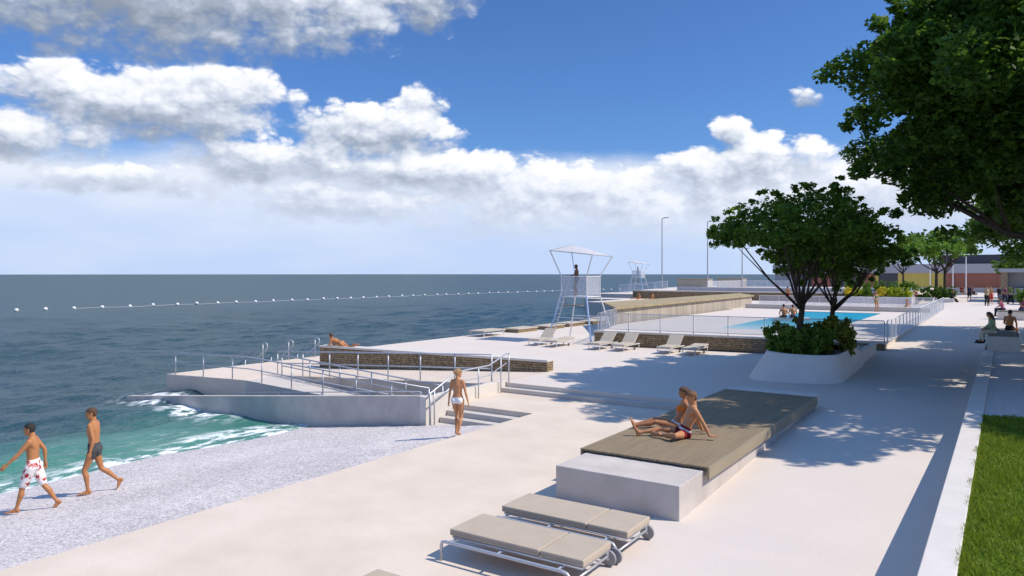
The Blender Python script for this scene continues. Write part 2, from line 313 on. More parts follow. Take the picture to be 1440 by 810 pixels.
def poolmat():
    m, nt, N, L, B = newmat('pool_water')
    g = N.new('ShaderNodeNewGeometry'); sp = N.new('ShaderNodeSeparateXYZ'); L.new(g.outputs['Position'], sp.inputs[0])
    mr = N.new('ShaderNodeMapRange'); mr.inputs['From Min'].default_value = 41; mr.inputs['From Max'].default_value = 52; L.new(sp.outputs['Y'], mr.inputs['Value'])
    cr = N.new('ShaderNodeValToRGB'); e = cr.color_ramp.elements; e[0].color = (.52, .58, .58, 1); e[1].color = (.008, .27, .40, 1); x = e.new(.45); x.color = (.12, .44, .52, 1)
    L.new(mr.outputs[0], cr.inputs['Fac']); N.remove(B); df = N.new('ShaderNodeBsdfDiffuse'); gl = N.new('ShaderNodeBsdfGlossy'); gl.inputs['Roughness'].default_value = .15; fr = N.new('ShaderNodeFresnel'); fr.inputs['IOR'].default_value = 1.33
    cap = N.new('ShaderNodeMath'); cap.operation = 'MINIMUM'; cap.inputs[1].default_value = .14; L.new(fr.outputs[0], cap.inputs[0]); ms = N.new('ShaderNodeMixShader'); L.new(cap.outputs[0], ms.inputs['Fac']); L.new(df.outputs[0], ms.inputs[1]); L.new(gl.outputs[0], ms.inputs[2]); L.new(ms.outputs[0], N['Material Output'].inputs['Surface']); L.new(cr.outputs['Color'], df.inputs['Color'])
    n = N.new('ShaderNodeTexNoise'); n.inputs['Scale'].default_value = 3; n.inputs['Detail'].default_value = 3; L.new(g.outputs['Position'], n.inputs['Vector'])
    bp = N.new('ShaderNodeBump'); bp.inputs['Strength'].default_value = .4; bp.inputs['Distance'].default_value = .06; L.new(n.outputs['Fac'], bp.inputs['Height']); L.new(bp.outputs['Normal'], gl.inputs['Normal'])
    return m
M['pool'] = poolmat()

# ------------------------------------------------------------------ the setting: ground and water
WZ = -1.15
def ss(a, b, x):
    t = max(0, min(1, (x - a) / (b - a))); return t * t * (3 - 2 * t)
PR = [(-50, 0), (11, 0), (20, .30), (37, .72), (50, .92), (75, 1.08), (110, 1.22), (400, 1.3)]
def prom(y):
    for (a, za), (b, zb) in zip(PR, PR[1:]):
        if y <= b: return za + (zb - za) * (y - a) / (b - a)
    return PR[-1][1]
def gz(x, y):
    t = ss(-9.5, -4.8, x); return .30 * (1 - t) + prom(y) * t

def heightfield(name, xs, ys, zf, keep, mat, skirt=None):
    bm = bmesh.new(); g = {}
    def vert(i, j):
        if (i, j) not in g: g[i, j] = bm.verts.new((xs[i], ys[j], zf(xs[i], ys[j])))
        return g[i, j]
    for i in range(len(xs) - 1):
        for j in range(len(ys) - 1):
            if keep((xs[i] + xs[i + 1]) / 2, (ys[j] + ys[j + 1]) / 2):
                bm.faces.new((vert(i, j), vert(i + 1, j), vert(i + 1, j + 1), vert(i, j + 1)))
    if skirt is not None:
        ed = [e for e in bm.edges if e.is_boundary]
        r = bmesh.ops.extrude_edge_only(bm, edges=ed)
        for v in r['geom']:
            if isinstance(v, bmesh.types.BMVert): v.co.z = skirt
    me = bpy.data.meshes.new(name); bm.normal_update(); bm.to_mesh(me); bm.free()
    return link(name, me, mat)

# sea: fine displaced part near the shore, then one sheet to the horizon
def sea():
    xs = np.concatenate([[-6000, -2500, -1000, -400, -220, -140], np.arange(-110, -68, 2.), np.arange(-68, -17.9, .28), [60, 400, 2000]])
    ys = np.concatenate([[-3000, -800, -200, -60, -20], np.arange(-4, 62, .28), np.arange(62, 130, 2.), [160, 220, 320, 600, 1500, 3500, 7000]])
    X, Y = np.meshgrid(xs, ys, indexing='ij'); Z = np.zeros_like(X)
    r = np.random.default_rng(3)
    for k in range(46):
        lam = 0.9 * 1.075 ** k * (1 + .1 * r.random()); th = math.radians(-8) + r.normal(0, .55); ph = r.random() * 6.28
        kx, ky = math.cos(th) * 2 * PI / lam, math.sin(th) * 2 * PI / lam
        w = kx * X + ky * Y + ph; amp = .0105 * lam ** .62
        Z += amp * (2 * np.abs(np.sin(w / 2)) * -1 + 1.27) * (1 if k % 3 else .7)
    fade = np.clip((X + 110) / 30, 0, 1) * np.clip((130 - Y) / 40, 0, 1) * np.clip((Y + 4) / 4, 0, 1) * np.clip((-18 - X) / 1.5, 0, 1)
    fade *= .45 + .55 * np.clip((-20.5 - X) / 6, 0, 1)
    Z = WZ + Z * fade
    n, m = X.shape; idx = np.arange(n * m).reshape(n, m)
    q = np.stack([idx[:-1, :-1], idx[1:, :-1], idx[1:, 1:], idx[:-1, 1:]], -1).reshape(-1, 4)
    return fastmesh('sea', np.stack([X, Y, Z], -1).reshape(-1, 3), q, M['sea'], smooth=True)
def fastmesh(name, v, q, mat, parent=None, smooth=False):
    me = bpy.data.meshes.new(name); k = q.shape[1]
    me.vertices.add(len(v)); me.vertices.foreach_set('co', v.astype(np.float32).ravel())
    me.loops.add(q.size); me.loops.foreach_set('vertex_index', q.astype(np.int32).ravel())
    me.polygons.add(len(q)); me.polygons.foreach_set('loop_start', np.arange(0, q.size, k, dtype=np.int32)); me.polygons.foreach_set('loop_total', np.full(len(q), k, dtype=np.int32))
    if smooth: me.polygons.foreach_set('use_smooth', np.ones(len(q), bool))
    me.update(calc_edges=True); me.validate()
    return link(name, me, mat, parent)
struct(sea())

# pebble beach: heightfield with small lumps
def beach_z(x, y):
    w = .035 * math.sin(y * .55 + .8) + .02 * math.sin(y * 1.3)
    return -.09 - .121 * (-11.5 - x) + (w * ss(-15, -20, x)) + .012 * math.sin(x * 5.1 + y * 3.3) * math.sin(y * 4.7 - x * 2.1)
xs = [-27 + .3 * i for i in range(53)]; ys = [-8 + .3 * i for i in range(83)]
b = heightfield('beach', xs, ys, beach_z, lambda x, y: y < 16.65 or x > -14.6, M['pebbles']); struct(b)
b.data.polygons.foreach_set('use_smooth', [True] * len(b.data.polygons))

# lower plaza (flat, level 0)
p = MB(); p.prism([(-11.52, -8), (-4.9, -8), (-4.9, 20.75), (-14.5, 20.75), (-14.5, 18.1), (-11.52, 18.1)], -2.2, 0)
struct(p.build('plaza', M['paving'], bevel=.012))
# upper terrace and rising promenade: one sheet
xs = sorted(set([-27.5, -24, -20, -16, -14.7] + [-14.7 + .5 * i for i in range(1, 20)] + [-4.9 + .43 * i for i in range(10)] + [-.8, 8, 40, 200, 1500]))
ys = sorted(set([-8, -2, 4, 8, 11, 14, 17, 20, 21.05, 24.35] + [25 + 1.5 * i for i in range(60)] + [120, 150, 220, 500, 2500]))
def keep(x, y):
    if y < 21.05: return -4.9 < x < -.8
    if y < 24.3: return -14.7 < x < -.8
    if y < 41.0: return x < -.8
    if y < 95: return x < 40
    return x > -30 or y > 130 and x > -60
struct(heightfield('promenade', xs, ys, gz, keep, M['terrace'], skirt=-2.4))
# right side: lawn soil, gravel path (level with the low wall)
LZ = .80
p = MB(); p.prism([(-.44, -8), (40, -8), (40, 20.3), (-.44, 20.3)], -1, LZ - .02); struct(p.build('lawn', M['grass_base']))
p = MB(); p.prism([(-.44, 20.3), (40, 20.3), (40, 41), (-.44, 41)], -1, LZ - .01); struct(p.build('gravel_path', M['gravel']))
# grass blades
def grass():
    n = 60000; x = -.42 + 3.2 * rng.random(n) ** 1.2; y = 9 + 11.3 * rng.random(n)
    edge = rng.random(n) < .06; x = np.where(edge, -.47 + .05 * rng.random(n), x)
    tuft = np.sin(x * 3.1 + 1) * np.sin(y * 2.3) * .5 + np.sin(x * 7 + y * 5) * .3
    h = (.045 + .05 * rng.random(n)) * (1 + .75 * tuft); w = .006 + .004 * rng.random(n)
    a = rng.random(n) * 2 * PI; lean = rng.normal(0, .035, (n, 2)); z = np.full(n, LZ - .02)
    ca, sa = np.cos(a) * w, np.sin(a) * w
    v = np.stack([np.stack([x - ca, y - sa, z], -1), np.stack([x + ca, y + sa, z], -1), np.stack([x + ca * .5 + lean[:, 0] * .5, y + sa * .5 + lean[:, 1] * .5, z + h * .6], -1), np.stack([x + lean[:, 0], y + lean[:, 1], z + h], -1)], 1).reshape(-1, 3)
    q = np.arange(4 * n).reshape(-1, 4)
    o = fastmesh('grass', v, q, M['grass']); o['kind'] = 'stuff'; o['label'] = 'bright green mown grass beside the white kerb wall'; o['category'] = 'grass'
grass()

# low kerb wall along the promenade
p = MB(); p.box(-.80, -8, -.6, -.445, 37.2, .85); tag(p.build('kerb_wall', M['white_concrete'], bevel=.012), 'long low white concrete wall between the promenade and the lawn', 'wall')

# steps up to the terrace, beach steps
p = MB(); p.box(-14.5, 20.752, -.5, -6.9, 21.048, .15); tag(p.build('concrete_steps', M['concrete'], bevel=.008), 'wide shallow pair of concrete steps behind the timber sun deck', 'steps')
p = MB()
for k, y in enumerate((17.75, 17.4, 17.05)): p.box(-14.48, y, -1.2, -11.53, y + .348, -.16 * (k + 1) + .0)
p.box(-14.48, 16.76, -1.2, -12.2, 17.048, -.475)
tag(p.build('beach_steps', M['concrete'], bevel=.008), 'short flight of concrete steps going down to the pebbles beside the woman', 'steps')
# side wall and long ramp wall
p = MB(); p.box(-14.72, 16.75, -1.6, -14.5, 21.0, .38); tag(p.build('stair_wall', M['white_concrete'], bevel=.01), 'sunlit low concrete wall flanking the beach steps on the seaward side', 'wall')
p = MB(); p.prism([(-30.6, 16.32), (-14.722, 16.75), (-14.722, 16.98), (-30.6, 16.55)], -3, [-1.03, .40, .40, -1.03])
tag(p.build('ramp_wall', M['cast_concrete'], bevel=.012), 'long grey concrete wall sloping from the beach steps down into the water', 'wall')
# seaward platform, ramps and walkway
p = MB()
p.prism([(-30.3, 17.9), (-25.8, 18.65), (-25.8, 26.6), (-30.3, 26.6)], -3, -.27)
struct(p.build('platform', M['paving'], bevel=.012))
p = MB(); p.prism([(-25.8, 20.45), (-14.73, 20.45), (-14.73, 24.32), (-25.8, 24.32)], -3, [-.27, .30, .30, -.27]); struct(p.build('walkway', M['paving']))
p = MB(); p.prism([(-25.8, 18.65), (-16.7, 19.45), (-16.7, 20.448), (-25.8, 20.448)], -3, [-.27, -.86, -.86, -.27])
tag(p.build('access_ramp', M['concrete']), 'upper concrete access ramp descending along the seaward platform', 'ramp')
p = MB(); p.prism([(-30.4, 16.58), (-16.7, 16.98), (-16.7, 17.75), (-30.4, 17.4)], -3, [-1.9, -.88, -.88, -1.9]); p.box(-16.698, 17.0, -3, -14.724, 20.447, -.87)
tag(p.build('access_ramp', M['concrete']), 'lower concrete access ramp running into the sea behind the long grey wall', 'ramp')
# sea stairs at the platform edge
p = MB()
for k in range(6): p.box(-30.302 - .32 * (k + 1), 22.6, -3, -30.302 - .32 * k, 26.2, -.27 - .17 * (k + 1))
tag(p.build('sea_steps', M['concrete']), 'concrete steps dropping from the platform edge into the open sea', 'steps')

# ------------------------------------------------------------------ railings
def rail_post(mb, x, y, z0, z1, r=.022): mb.tube([(x, y, z0), (x, y, z1)], r, 8)
def railing(label, base, posts, h=.95, mids=(.5,), ends=True, mat='steel', r=.029):
    """base: polyline of foot points; posts: list of (x,y,z); parts: top rail, mid rail, each post"""
    o = empty('handrail', base[0]); base0 = V(base[0]); loc = lambda p: V(p) - base0
    tag(o, label, 'handrail', 'steel handrails')
    m = MB(); t = [loc(p) + V((0, 0, h)) for p in base]
    if ends: t = [loc(base[0]) + V((0, 0, h - .12))] + [t[0] + (t[1] - t[0]).normalized() * .02] + t[1:]
    m.tube(t, r, 8); m.build('top_rail', M[mat], o, smooth=True)
    for k in mids:
        m = MB(); m.tube([loc(p) + V((0, 0, h * k)) for p in base], r * .8, 8); m.build('mid_rail', M[mat], o, smooth=True)
    for q in posts:
        m = MB(); L = loc(q); rail_post(m, L.x, L.y, L.z - .02, L.z + h - .005, r * .9); m.build('post', M[mat], o, smooth=True)
    return o
def along(pts, n):
    pts = [V(p) for p in pts]; ls = [(b - a).length for a, b in zip(pts, pts[1:])]; T = sum(ls); out = []
    for i in range(n):
        d = T * i / (n - 1)
        for a, b, l in zip(pts, pts[1:], ls):
            if d <= l + 1e-6: out.append(tuple(a + (b - a) * (d / l))); break
            d -= l
    return out
bA = [(-29.9, 18.08, -.27), (-25.8, 18.75, -.27), (-16.75, 19.55, -.86)]
railing('steel handrail along the outer edge of the platform and upper ramp', bA, along(bA, 9))
bB = [(-26.2, 20.55, -.27), (-14.8, 20.6, .30)]
railing('level steel handrail on the walkway edge in front of the stone wall', bB, along(bB, 8), h=1.0)
bC = [(-25.6, 20.30, -.28), (-16.75, 20.30, -.85)]
railing('inner steel handrail of the upper ramp against the retaining face', bC, along(bC, 6), h=.92)
bD = [(-14.85, 16.95, .36), (-23.5, 16.72, -.42)]
railing('very low rail on the crest of the long grey ramp wall', bD, along(bD, 5), h=.13, mids=(), r=.018)
def stair_rail():
    o = empty('handrail', (-14.35, 16.85, -.48)); b0 = V(o.location)
    tag(o, 'stepped steel handrail climbing beside the beach steps behind the woman', 'handrail', 'steel handrails')
    pl = [(-14.35, 16.8, .50), (-14.38, 18.15, 1.0), (-14.4, 19.9, 1.02), (-14.42, 20.95, 1.32)]
    m = MB(); m.tube([V(p) - b0 for p in [(-14.35, 16.72, .42)] + pl + [(-14.42, 21.15, 1.3)]], .026, 8); m.build('top_rail', M['steel'], o, smooth=True)
    m = MB(); m.tube([V(p) - b0 - V((0, 0, .33)) for p in pl], .02, 8); m.build('mid_rail', M['steel'], o, smooth=True)
    for q, z in (((-14.35, 16.82), -.48), ((-14.35, 17.0), -.47), ((-14.4, 19.3), 0), ((-14.41, 20.6), 0), ((-14.42, 21.1), .3)):
        m = MB(); top = {16.82: .5, 17.0: .57, 19.3: 1.01, 20.6: 1.2, 21.1: 1.31}[q[1]]
        m.tube([V((q[0], q[1], z)) - b0, V((q[0], q[1], top)) - b0], .022, 8); m.build('post', M['steel'], o, smooth=True)
stair_rail()
for y, lab in ((22.75, 'steel sea-stair handrail nearest the platform corner'), (24.3, 'middle steel sea-stair handrail with a curled upper end'), (26.0, 'steel sea-stair handrail beside the prone sunbather')):
    o = empty('handrail', (-30.0, y, -.27)); tag(o, lab, 'handrail', 'steel handrails')
    arc = [(.05 + .18 * math.sin(a), 0, 1.02 - .18 + .18 * math.cos(a)) for a in np.linspace(0, PI * .8, 7)]
    m = MB(); m.tube([(-2.7, 0, -.62), (-.05, 0, 1.02)] + arc[1:] + [(-.02, 0, .55)], .026, 8); m.build('top_rail', M['steel'], o, smooth=True)
    m = MB(); m.tube([(-2.6, 0, -1.0), (-.1, 0, .52)], .02, 8); m.build('mid_rail', M['steel'], o, smooth=True)
    for x, zt in ((-.12, .97), (-1.5, .12)):
        m = MB(); m.tube([(x, 0, -.02 if x > -1 else -1.2), (x, 0, zt)], .022, 8); m.build('post', M['steel'], o, smooth=True)

# ------------------------------------------------------------------ stone walls
def stone_wall(label, a, b, z0a, z0b, zt, th=.45, cap=.09, over=.03, capmat='white_concrete'):
    a, b = V((*a, 0)), V((*b, 0)); d = (b - a).normalized(); nrm = V((-d.y, d.x, 0))
    o = empty('stone_wall', (a.x, a.y, min(z0a, z0b))); tag(o, label, 'wall'); L = lambda p: (p.x - a.x, p.y - a.y); zz = min(z0a, z0b)
    m = MB(); m.prism([L(a), L(b), L(b + nrm * th), L(a + nrm * th)], [z0a - zz - .05, z0b - zz - .05, z0b - zz - .05, z0a - zz - .05], zt - cap - zz); m.build('masonry', M['stone'], o)
    m = MB(); e = over; m.prism([L(a - d * e - nrm * e), L(b + d * e - nrm * e), L(b + d * e + nrm * (th + e)), L(a - d * e + nrm * (th + e))], zt - cap - zz, zt - zz); m.build('coping', M[capmat], o, bevel=.01)
    return o
stone_wall('low brown stone wall with pale coping under the prone sunbather', (-26.55, 23.2), (-14.72, 24.15), -.27, .30, .76, th=.55)
stone_wall('brown stone wall with pale coping behind the row of terrace loungers', (-18.2, 34.72), (-4.45, 36.0), .27, .60, 1.08, th=.4)

# ------------------------------------------------------------------ pool terrace
DZ = 1.0
p = MB()
deck = [(-18.15, 35.16), (-4.5, 36.42), (-4.5, 63.5), (-8.1, 63.5), (-8.1, 41), (-13.8, 41), (-13.8, 63.5), (-19.75, 63.5), (-19.75, 40.3)]
p.prism(deck, .0, DZ); p.prism([(-20.4, 63.502), (-4.5, 63.502), (-4.5, 84), (-20.4, 84)], .0, DZ)
struct(p.build('pool_deck', M['terrace']))
p = MB(); p.prism([(-13.82, 40.98), (-8.08, 40.98), (-8.08, 63.52), (-13.82, 63.52)], .5, DZ - .035); struct(p.build('pool_water', M['pool']))
p = MB(); p.box(-19.6, 66.6, DZ, -5.0, 67.3, DZ + .38); tag(p.build('seat_step', M['concrete'], bevel=.02), 'long low concrete seat step beyond the far end of the pool', 'bench')

def fence(label, pts, spacing, h, panel, postmat='steel', glass=True, bars=0, zoff=0.):
    o = empty('glass_fence', pts[0]); b0 = V(pts[0]); tag(o, label, 'fence', 'pool fences'); P = [V(q) - b0 for q in pts]
    m = MB(); m.tube([q + V((0, 0, h)) for q in P], .022, 6); m.build('top_rail', M[postmat], o)
    m = MB(); m.tube([q + V((0, 0, .09)) for q in P], .016, 6); m.build('bottom_rail', M[postmat], o)
    for a, b in zip(P, P[1:]):
        n = max(1, round((b - a).length / spacing)); d = (b - a).normalized(); s = V((-d.y, d.x, 0)) * .006
        for k in range(n + (1 if b is P[-1] else 0)):
            q = a + (b - a) * (k / n); m = MB(); m.box(q.x - .022, q.y - .022, q.z, q.x + .022, q.y + .022, q.z + h - .02); m.build('post', M[postmat], o)
        if glass:
            for k in range(n):
                q = a + (b - a) * ((k + .03) / n); r = a + (b - a) * ((k + .97) / n); m = MB()
                m.add([q - s + V((0, 0, .1)), r - s + V((0, 0, .1)), r - s + V((0, 0, h - .03)), q - s + V((0, 0, h - .03)), q + s + V((0, 0, .1)), r + s + V((0, 0, .1)), r + s + V((0, 0, h - .03)), q + s + V((0, 0, h - .03))],
                      [(0, 1, 2, 3), (7, 6, 5, 4), (0, 4, 5, 1), (1, 5, 6, 2), (2, 6, 7, 3), (3, 7, 4, 0)]); m.build('pane', M[panel], o)
    return o
fence('glass fence on the stone wall above the terrace loungers', [(-18.1, 34.95, 1.08), (-4.5, 36.2, 1.08)], 1.75, .92, 'glass')
fence('glass fence returning seaward to the slatted solarium', [(-18.12, 35.3, DZ), (-19.6, 40.2, DZ)], 1.7, 1.0, 'glass')
fence('white post fence running along the promenade side of the pool', [(-4.42, 36.5, .95), (-4.42, 72.0, 1.02)], 1.55, 1.05, 'glass', 'white_metal')
fence('glass fence beyond the pool at the end of the slatted solarium', [(-19.9, 72.3, DZ), (-14.5, 72.6, DZ), (-5.0, 72.9, DZ)], 2.0, 1.0, 'mesh_panel', 'white_metal')

# slatted solarium
o = empty('solarium', (-20, 40.3, 0)); tag(o, 'long raised timber solarium with tan top and slatted side by the pool', 'sun deck')
top = [(.35, .0), (-.1, 30.9), (-3.5, 37.6), (-4.3, 7.4)]
m = MB(); m.prism(top, 1.93, 2.04); m.build('deck_top', M['slat_top'], o)
m = MB(); m.prism([(.15, .12), (-.25, 30.7), (-.45, 30.7), (-.05, .12)], .9, 1.928); m.build('slatted_side', M['slat_side'], o)
m = MB(); m.prism([(-.3, .6), (-.6, 30.5), (-3.3, 37.0), (-3.9, 7.6)], -2, 1.6); m.build('base', M['cast_concrete'], o)

# ------------------------------------------------------------------ sun deck in the foreground
o = empty('sun_deck', (-5.64, 16.6, 0)); tag(o, 'large foreground concrete plinth topped with brown slatted timber where a couple sits', 'sun deck')
m = MB(); m.box(-1.18, -5.1, -.3, 1.18, 4.95, .60); m.build('plinth', M['cast_concrete'], o, bevel=.012)
m = MB(); m.box(-1.26, 4.952, -.3, 1.26, 5.45, .70); m.build('end_block', M['white_concrete'], o, bevel=.012)
for k in range(34):
    x0 = -1.25 + k * (2.5 / 34); m = MB(); dy = random.uniform(-.012, .012)
    m.box(x0 + .005, -3.95 + dy, .635, x0 + 2.5 / 34 - .005, 4.945, .672 + random.uniform(-.0015, .0015)); m.build('deck_board', M['timber'], o)
for y in np.arange(-3.6, 4.9, 1.05):
    m = MB(); m.box(-1.16, y, .602, 1.16, y + .06, .634); m.build('joist', M['weathered'], o)
for sx in (-1, 1):
    m = MB(); a, b2 = sorted((sx * 1.252, sx * 1.292)); m.box(a, -3.96, .46, b2, 4.946, .676); m.build('skirt_board', M['pale_timber'], o)

# ------------------------------------------------------------------ loungers
def foreground_lounger():
    o = empty('sun_lounger')
    m = MB(); r = .024
    for y in (0.0, 1.08):
        pts = [(0.0, y, 0), (0, y, .22), (.02, y, .265), (.07, y, .28)]
        pts += [(1.98, y, .28), (2.05, y, .262), (2.09, y, .215), (2.10, y, .12)]
        m.tube(pts, r, 10)
    for x in (.14, .95, 1.9): m.tube([(x, .0, .28), (x, 1.08, .28)], .018, 8)
    m.tube([(2.10, .0, .15), (2.10, 1.08, .15)], .018, 8)
    m.box(.1, .13, .299, 2.2, .165, .325); m.box(.1, .915, .299, 2.2, .95, .325); m.box(2.17, .165, .299, 2.2, .915, .325)
    m.build('frame', M['steel'], o, smooth=True)
    for nm, x0, x1 in (('mattress', .05, 1.55), ('head_cushion', 1.567, 2.22)):
        m = MB(); m.box(x0, .13, .327, x1, .95, .425); c = m.build(nm, M['cushion'], o, bevel=.018)
        for s in (.131, .949):                      # stitched seam along the edge
            m = MB(); m.tube([(x0 + .02, s, .376), (x1 - .02, s, .376)], .0045, 6); m.build('piping', M['cushion_side'], c)
    for y in (-.035, 1.115):
        m = MB(); m.tube([(2.10, y - .022, .115), (2.10, y + .022, .115)], .112, 24); w = m.build('wheel', M['wheel_grey'], o, bevel=.006)
        m = MB(); m.tube([(2.10, y - .03, .115), (2.10, y + .03, .115)], .025, 12); m.build('hub', M['white_metal'], w)
    return o
fl = foreground_lounger()
G = 'wheeled loungers on the lower plaza'
for i, (x, y, a, lab) in enumerate(((-6.70, 8.09, .015, 'flat beige cushioned lounger in front, its whole near side rail visible'), (-6.68, 9.37, .01, 'flat beige cushioned lounger next to the concrete plinth of the sun deck'), (-6.53, 5.66, .02, 'beige cushioned lounger at the bottom edge showing only a cushion corner'))):
    q = fl if i == 0 else copy_tree(fl); q.location = (x, y, 0); q.rotation_euler = (0, 0, a); tag(q, lab, 'sun lounger', G)

def terrace_lounger(flat):
    o = empty('sun_lounger')
    m = MB()
    for x in (.03, .67): m.tube([(x, .03, .27), (x, 1.95, .27)], .02, 8)
    for y in (.03, .7, 1.35, 1.95): m.tube([(.03, y, .27), (.67, y, .27)], .016, 8)
    m.build('frame', M['white_metal'], o)
    m = MB(); m.box(.0, .0, .292, .70, 1.25, .36); m.build('seat_pad', M['sling'], o, bevel=.015)
    m = MB(); ang = math.radians(4 if flat else 40)
    R = Matrix.Translation((0, 1.26, .30)) @ Matrix.Rotation(ang, 4, 'X')
    m.box(0, 0, 0, .70, .74, .065, R); m.build('backrest', M['sling'], o, bevel=.015)
    for x in (.04, .66):
        for y in (.06, 1.88):
            m = MB(); m.tube([(x, y, 0), (x, y, .26)], .02, 8); m.build('leg', M['white_metal'], o)
    m = MB(); m.tube([(.64, 1.32, .07), (.70, 1.32, .07)], .07, 14); m.build('wheel', M['rubber'], o)
    return o
lu, lf = terrace_lounger(False), terrace_lounger(True)
used = set()
for x, y, flat, lab in ((-21.0, 32.5, 0, 'raised-back lounger seaward of the lifeguard tower, nearest the sea'), (-19.8, 32.3, 1, 'lowered-back lounger directly in front of the near lifeguard tower'),
                        (-17.35, 32.35, 0, 'raised-back lounger just right of the tower at the left end of the stone wall'), (-16.05, 32.35, 0, 'raised-back lounger second along the stone wall from the tower'),
                        (-13.75, 32.5, 0, 'raised-back lounger nearest the tree planter by the stone wall'), (-12.55, 32.6, 1, 'flat lounger with back down nearest the tree planter')):
    proto = lf if flat else lu; q = proto if flat not in used else copy_tree(proto); used.add(flat)
    q.location = (x, y, .30); q.rotation_euler = (0, 0, random.uniform(-.04, .04)); tag(q, lab, 'sun lounger', 'pale loungers on the upper terrace')

# stone seats along the quay edge
o = empty('sunbed', (-27.0, 35.2, .30)); tag(o, 'low timber sunbed on legs at the sea edge left of the tower', 'sunbed')
m = MB(); m.box(0, 0, .30, 1.15, 2.3, .37); m.build('timber_top', M['sling'], o)
for x in (.08, 1.07):
    for y in (.1, 2.2): m = MB(); m.tube([(x, y, 0), (x, y, .3)], .025, 8); m.build('leg', M['white_metal'], o)
seat = None
for k, (y, dx) in enumerate(((39.0, .0), (42.2, .25), (45.4, .1), (48.6, .3), (51.8, .15))):
    if seat is None:
        seat = empty('stone_seat')
        m = MB(); m.box(.05, .05, 0, 1.15, 2.35, .20); m.build('masonry', M['stone'], seat)
        m = MB(); m.box(0, 0, .201, 1.2, 2.4, .27); m.build('slab', M['sling'], seat, bevel=.01); q = seat
    else: q = copy_tree(seat)
    q.location = (-27.1 + dx, y, .30); tag(q, ('first', 'second', 'third', 'fourth', 'farthest')[k] + ' stone-faced low seat along the sea edge, counted from the timber sunbed', 'stone seat', 'stone seats along the sea edge')

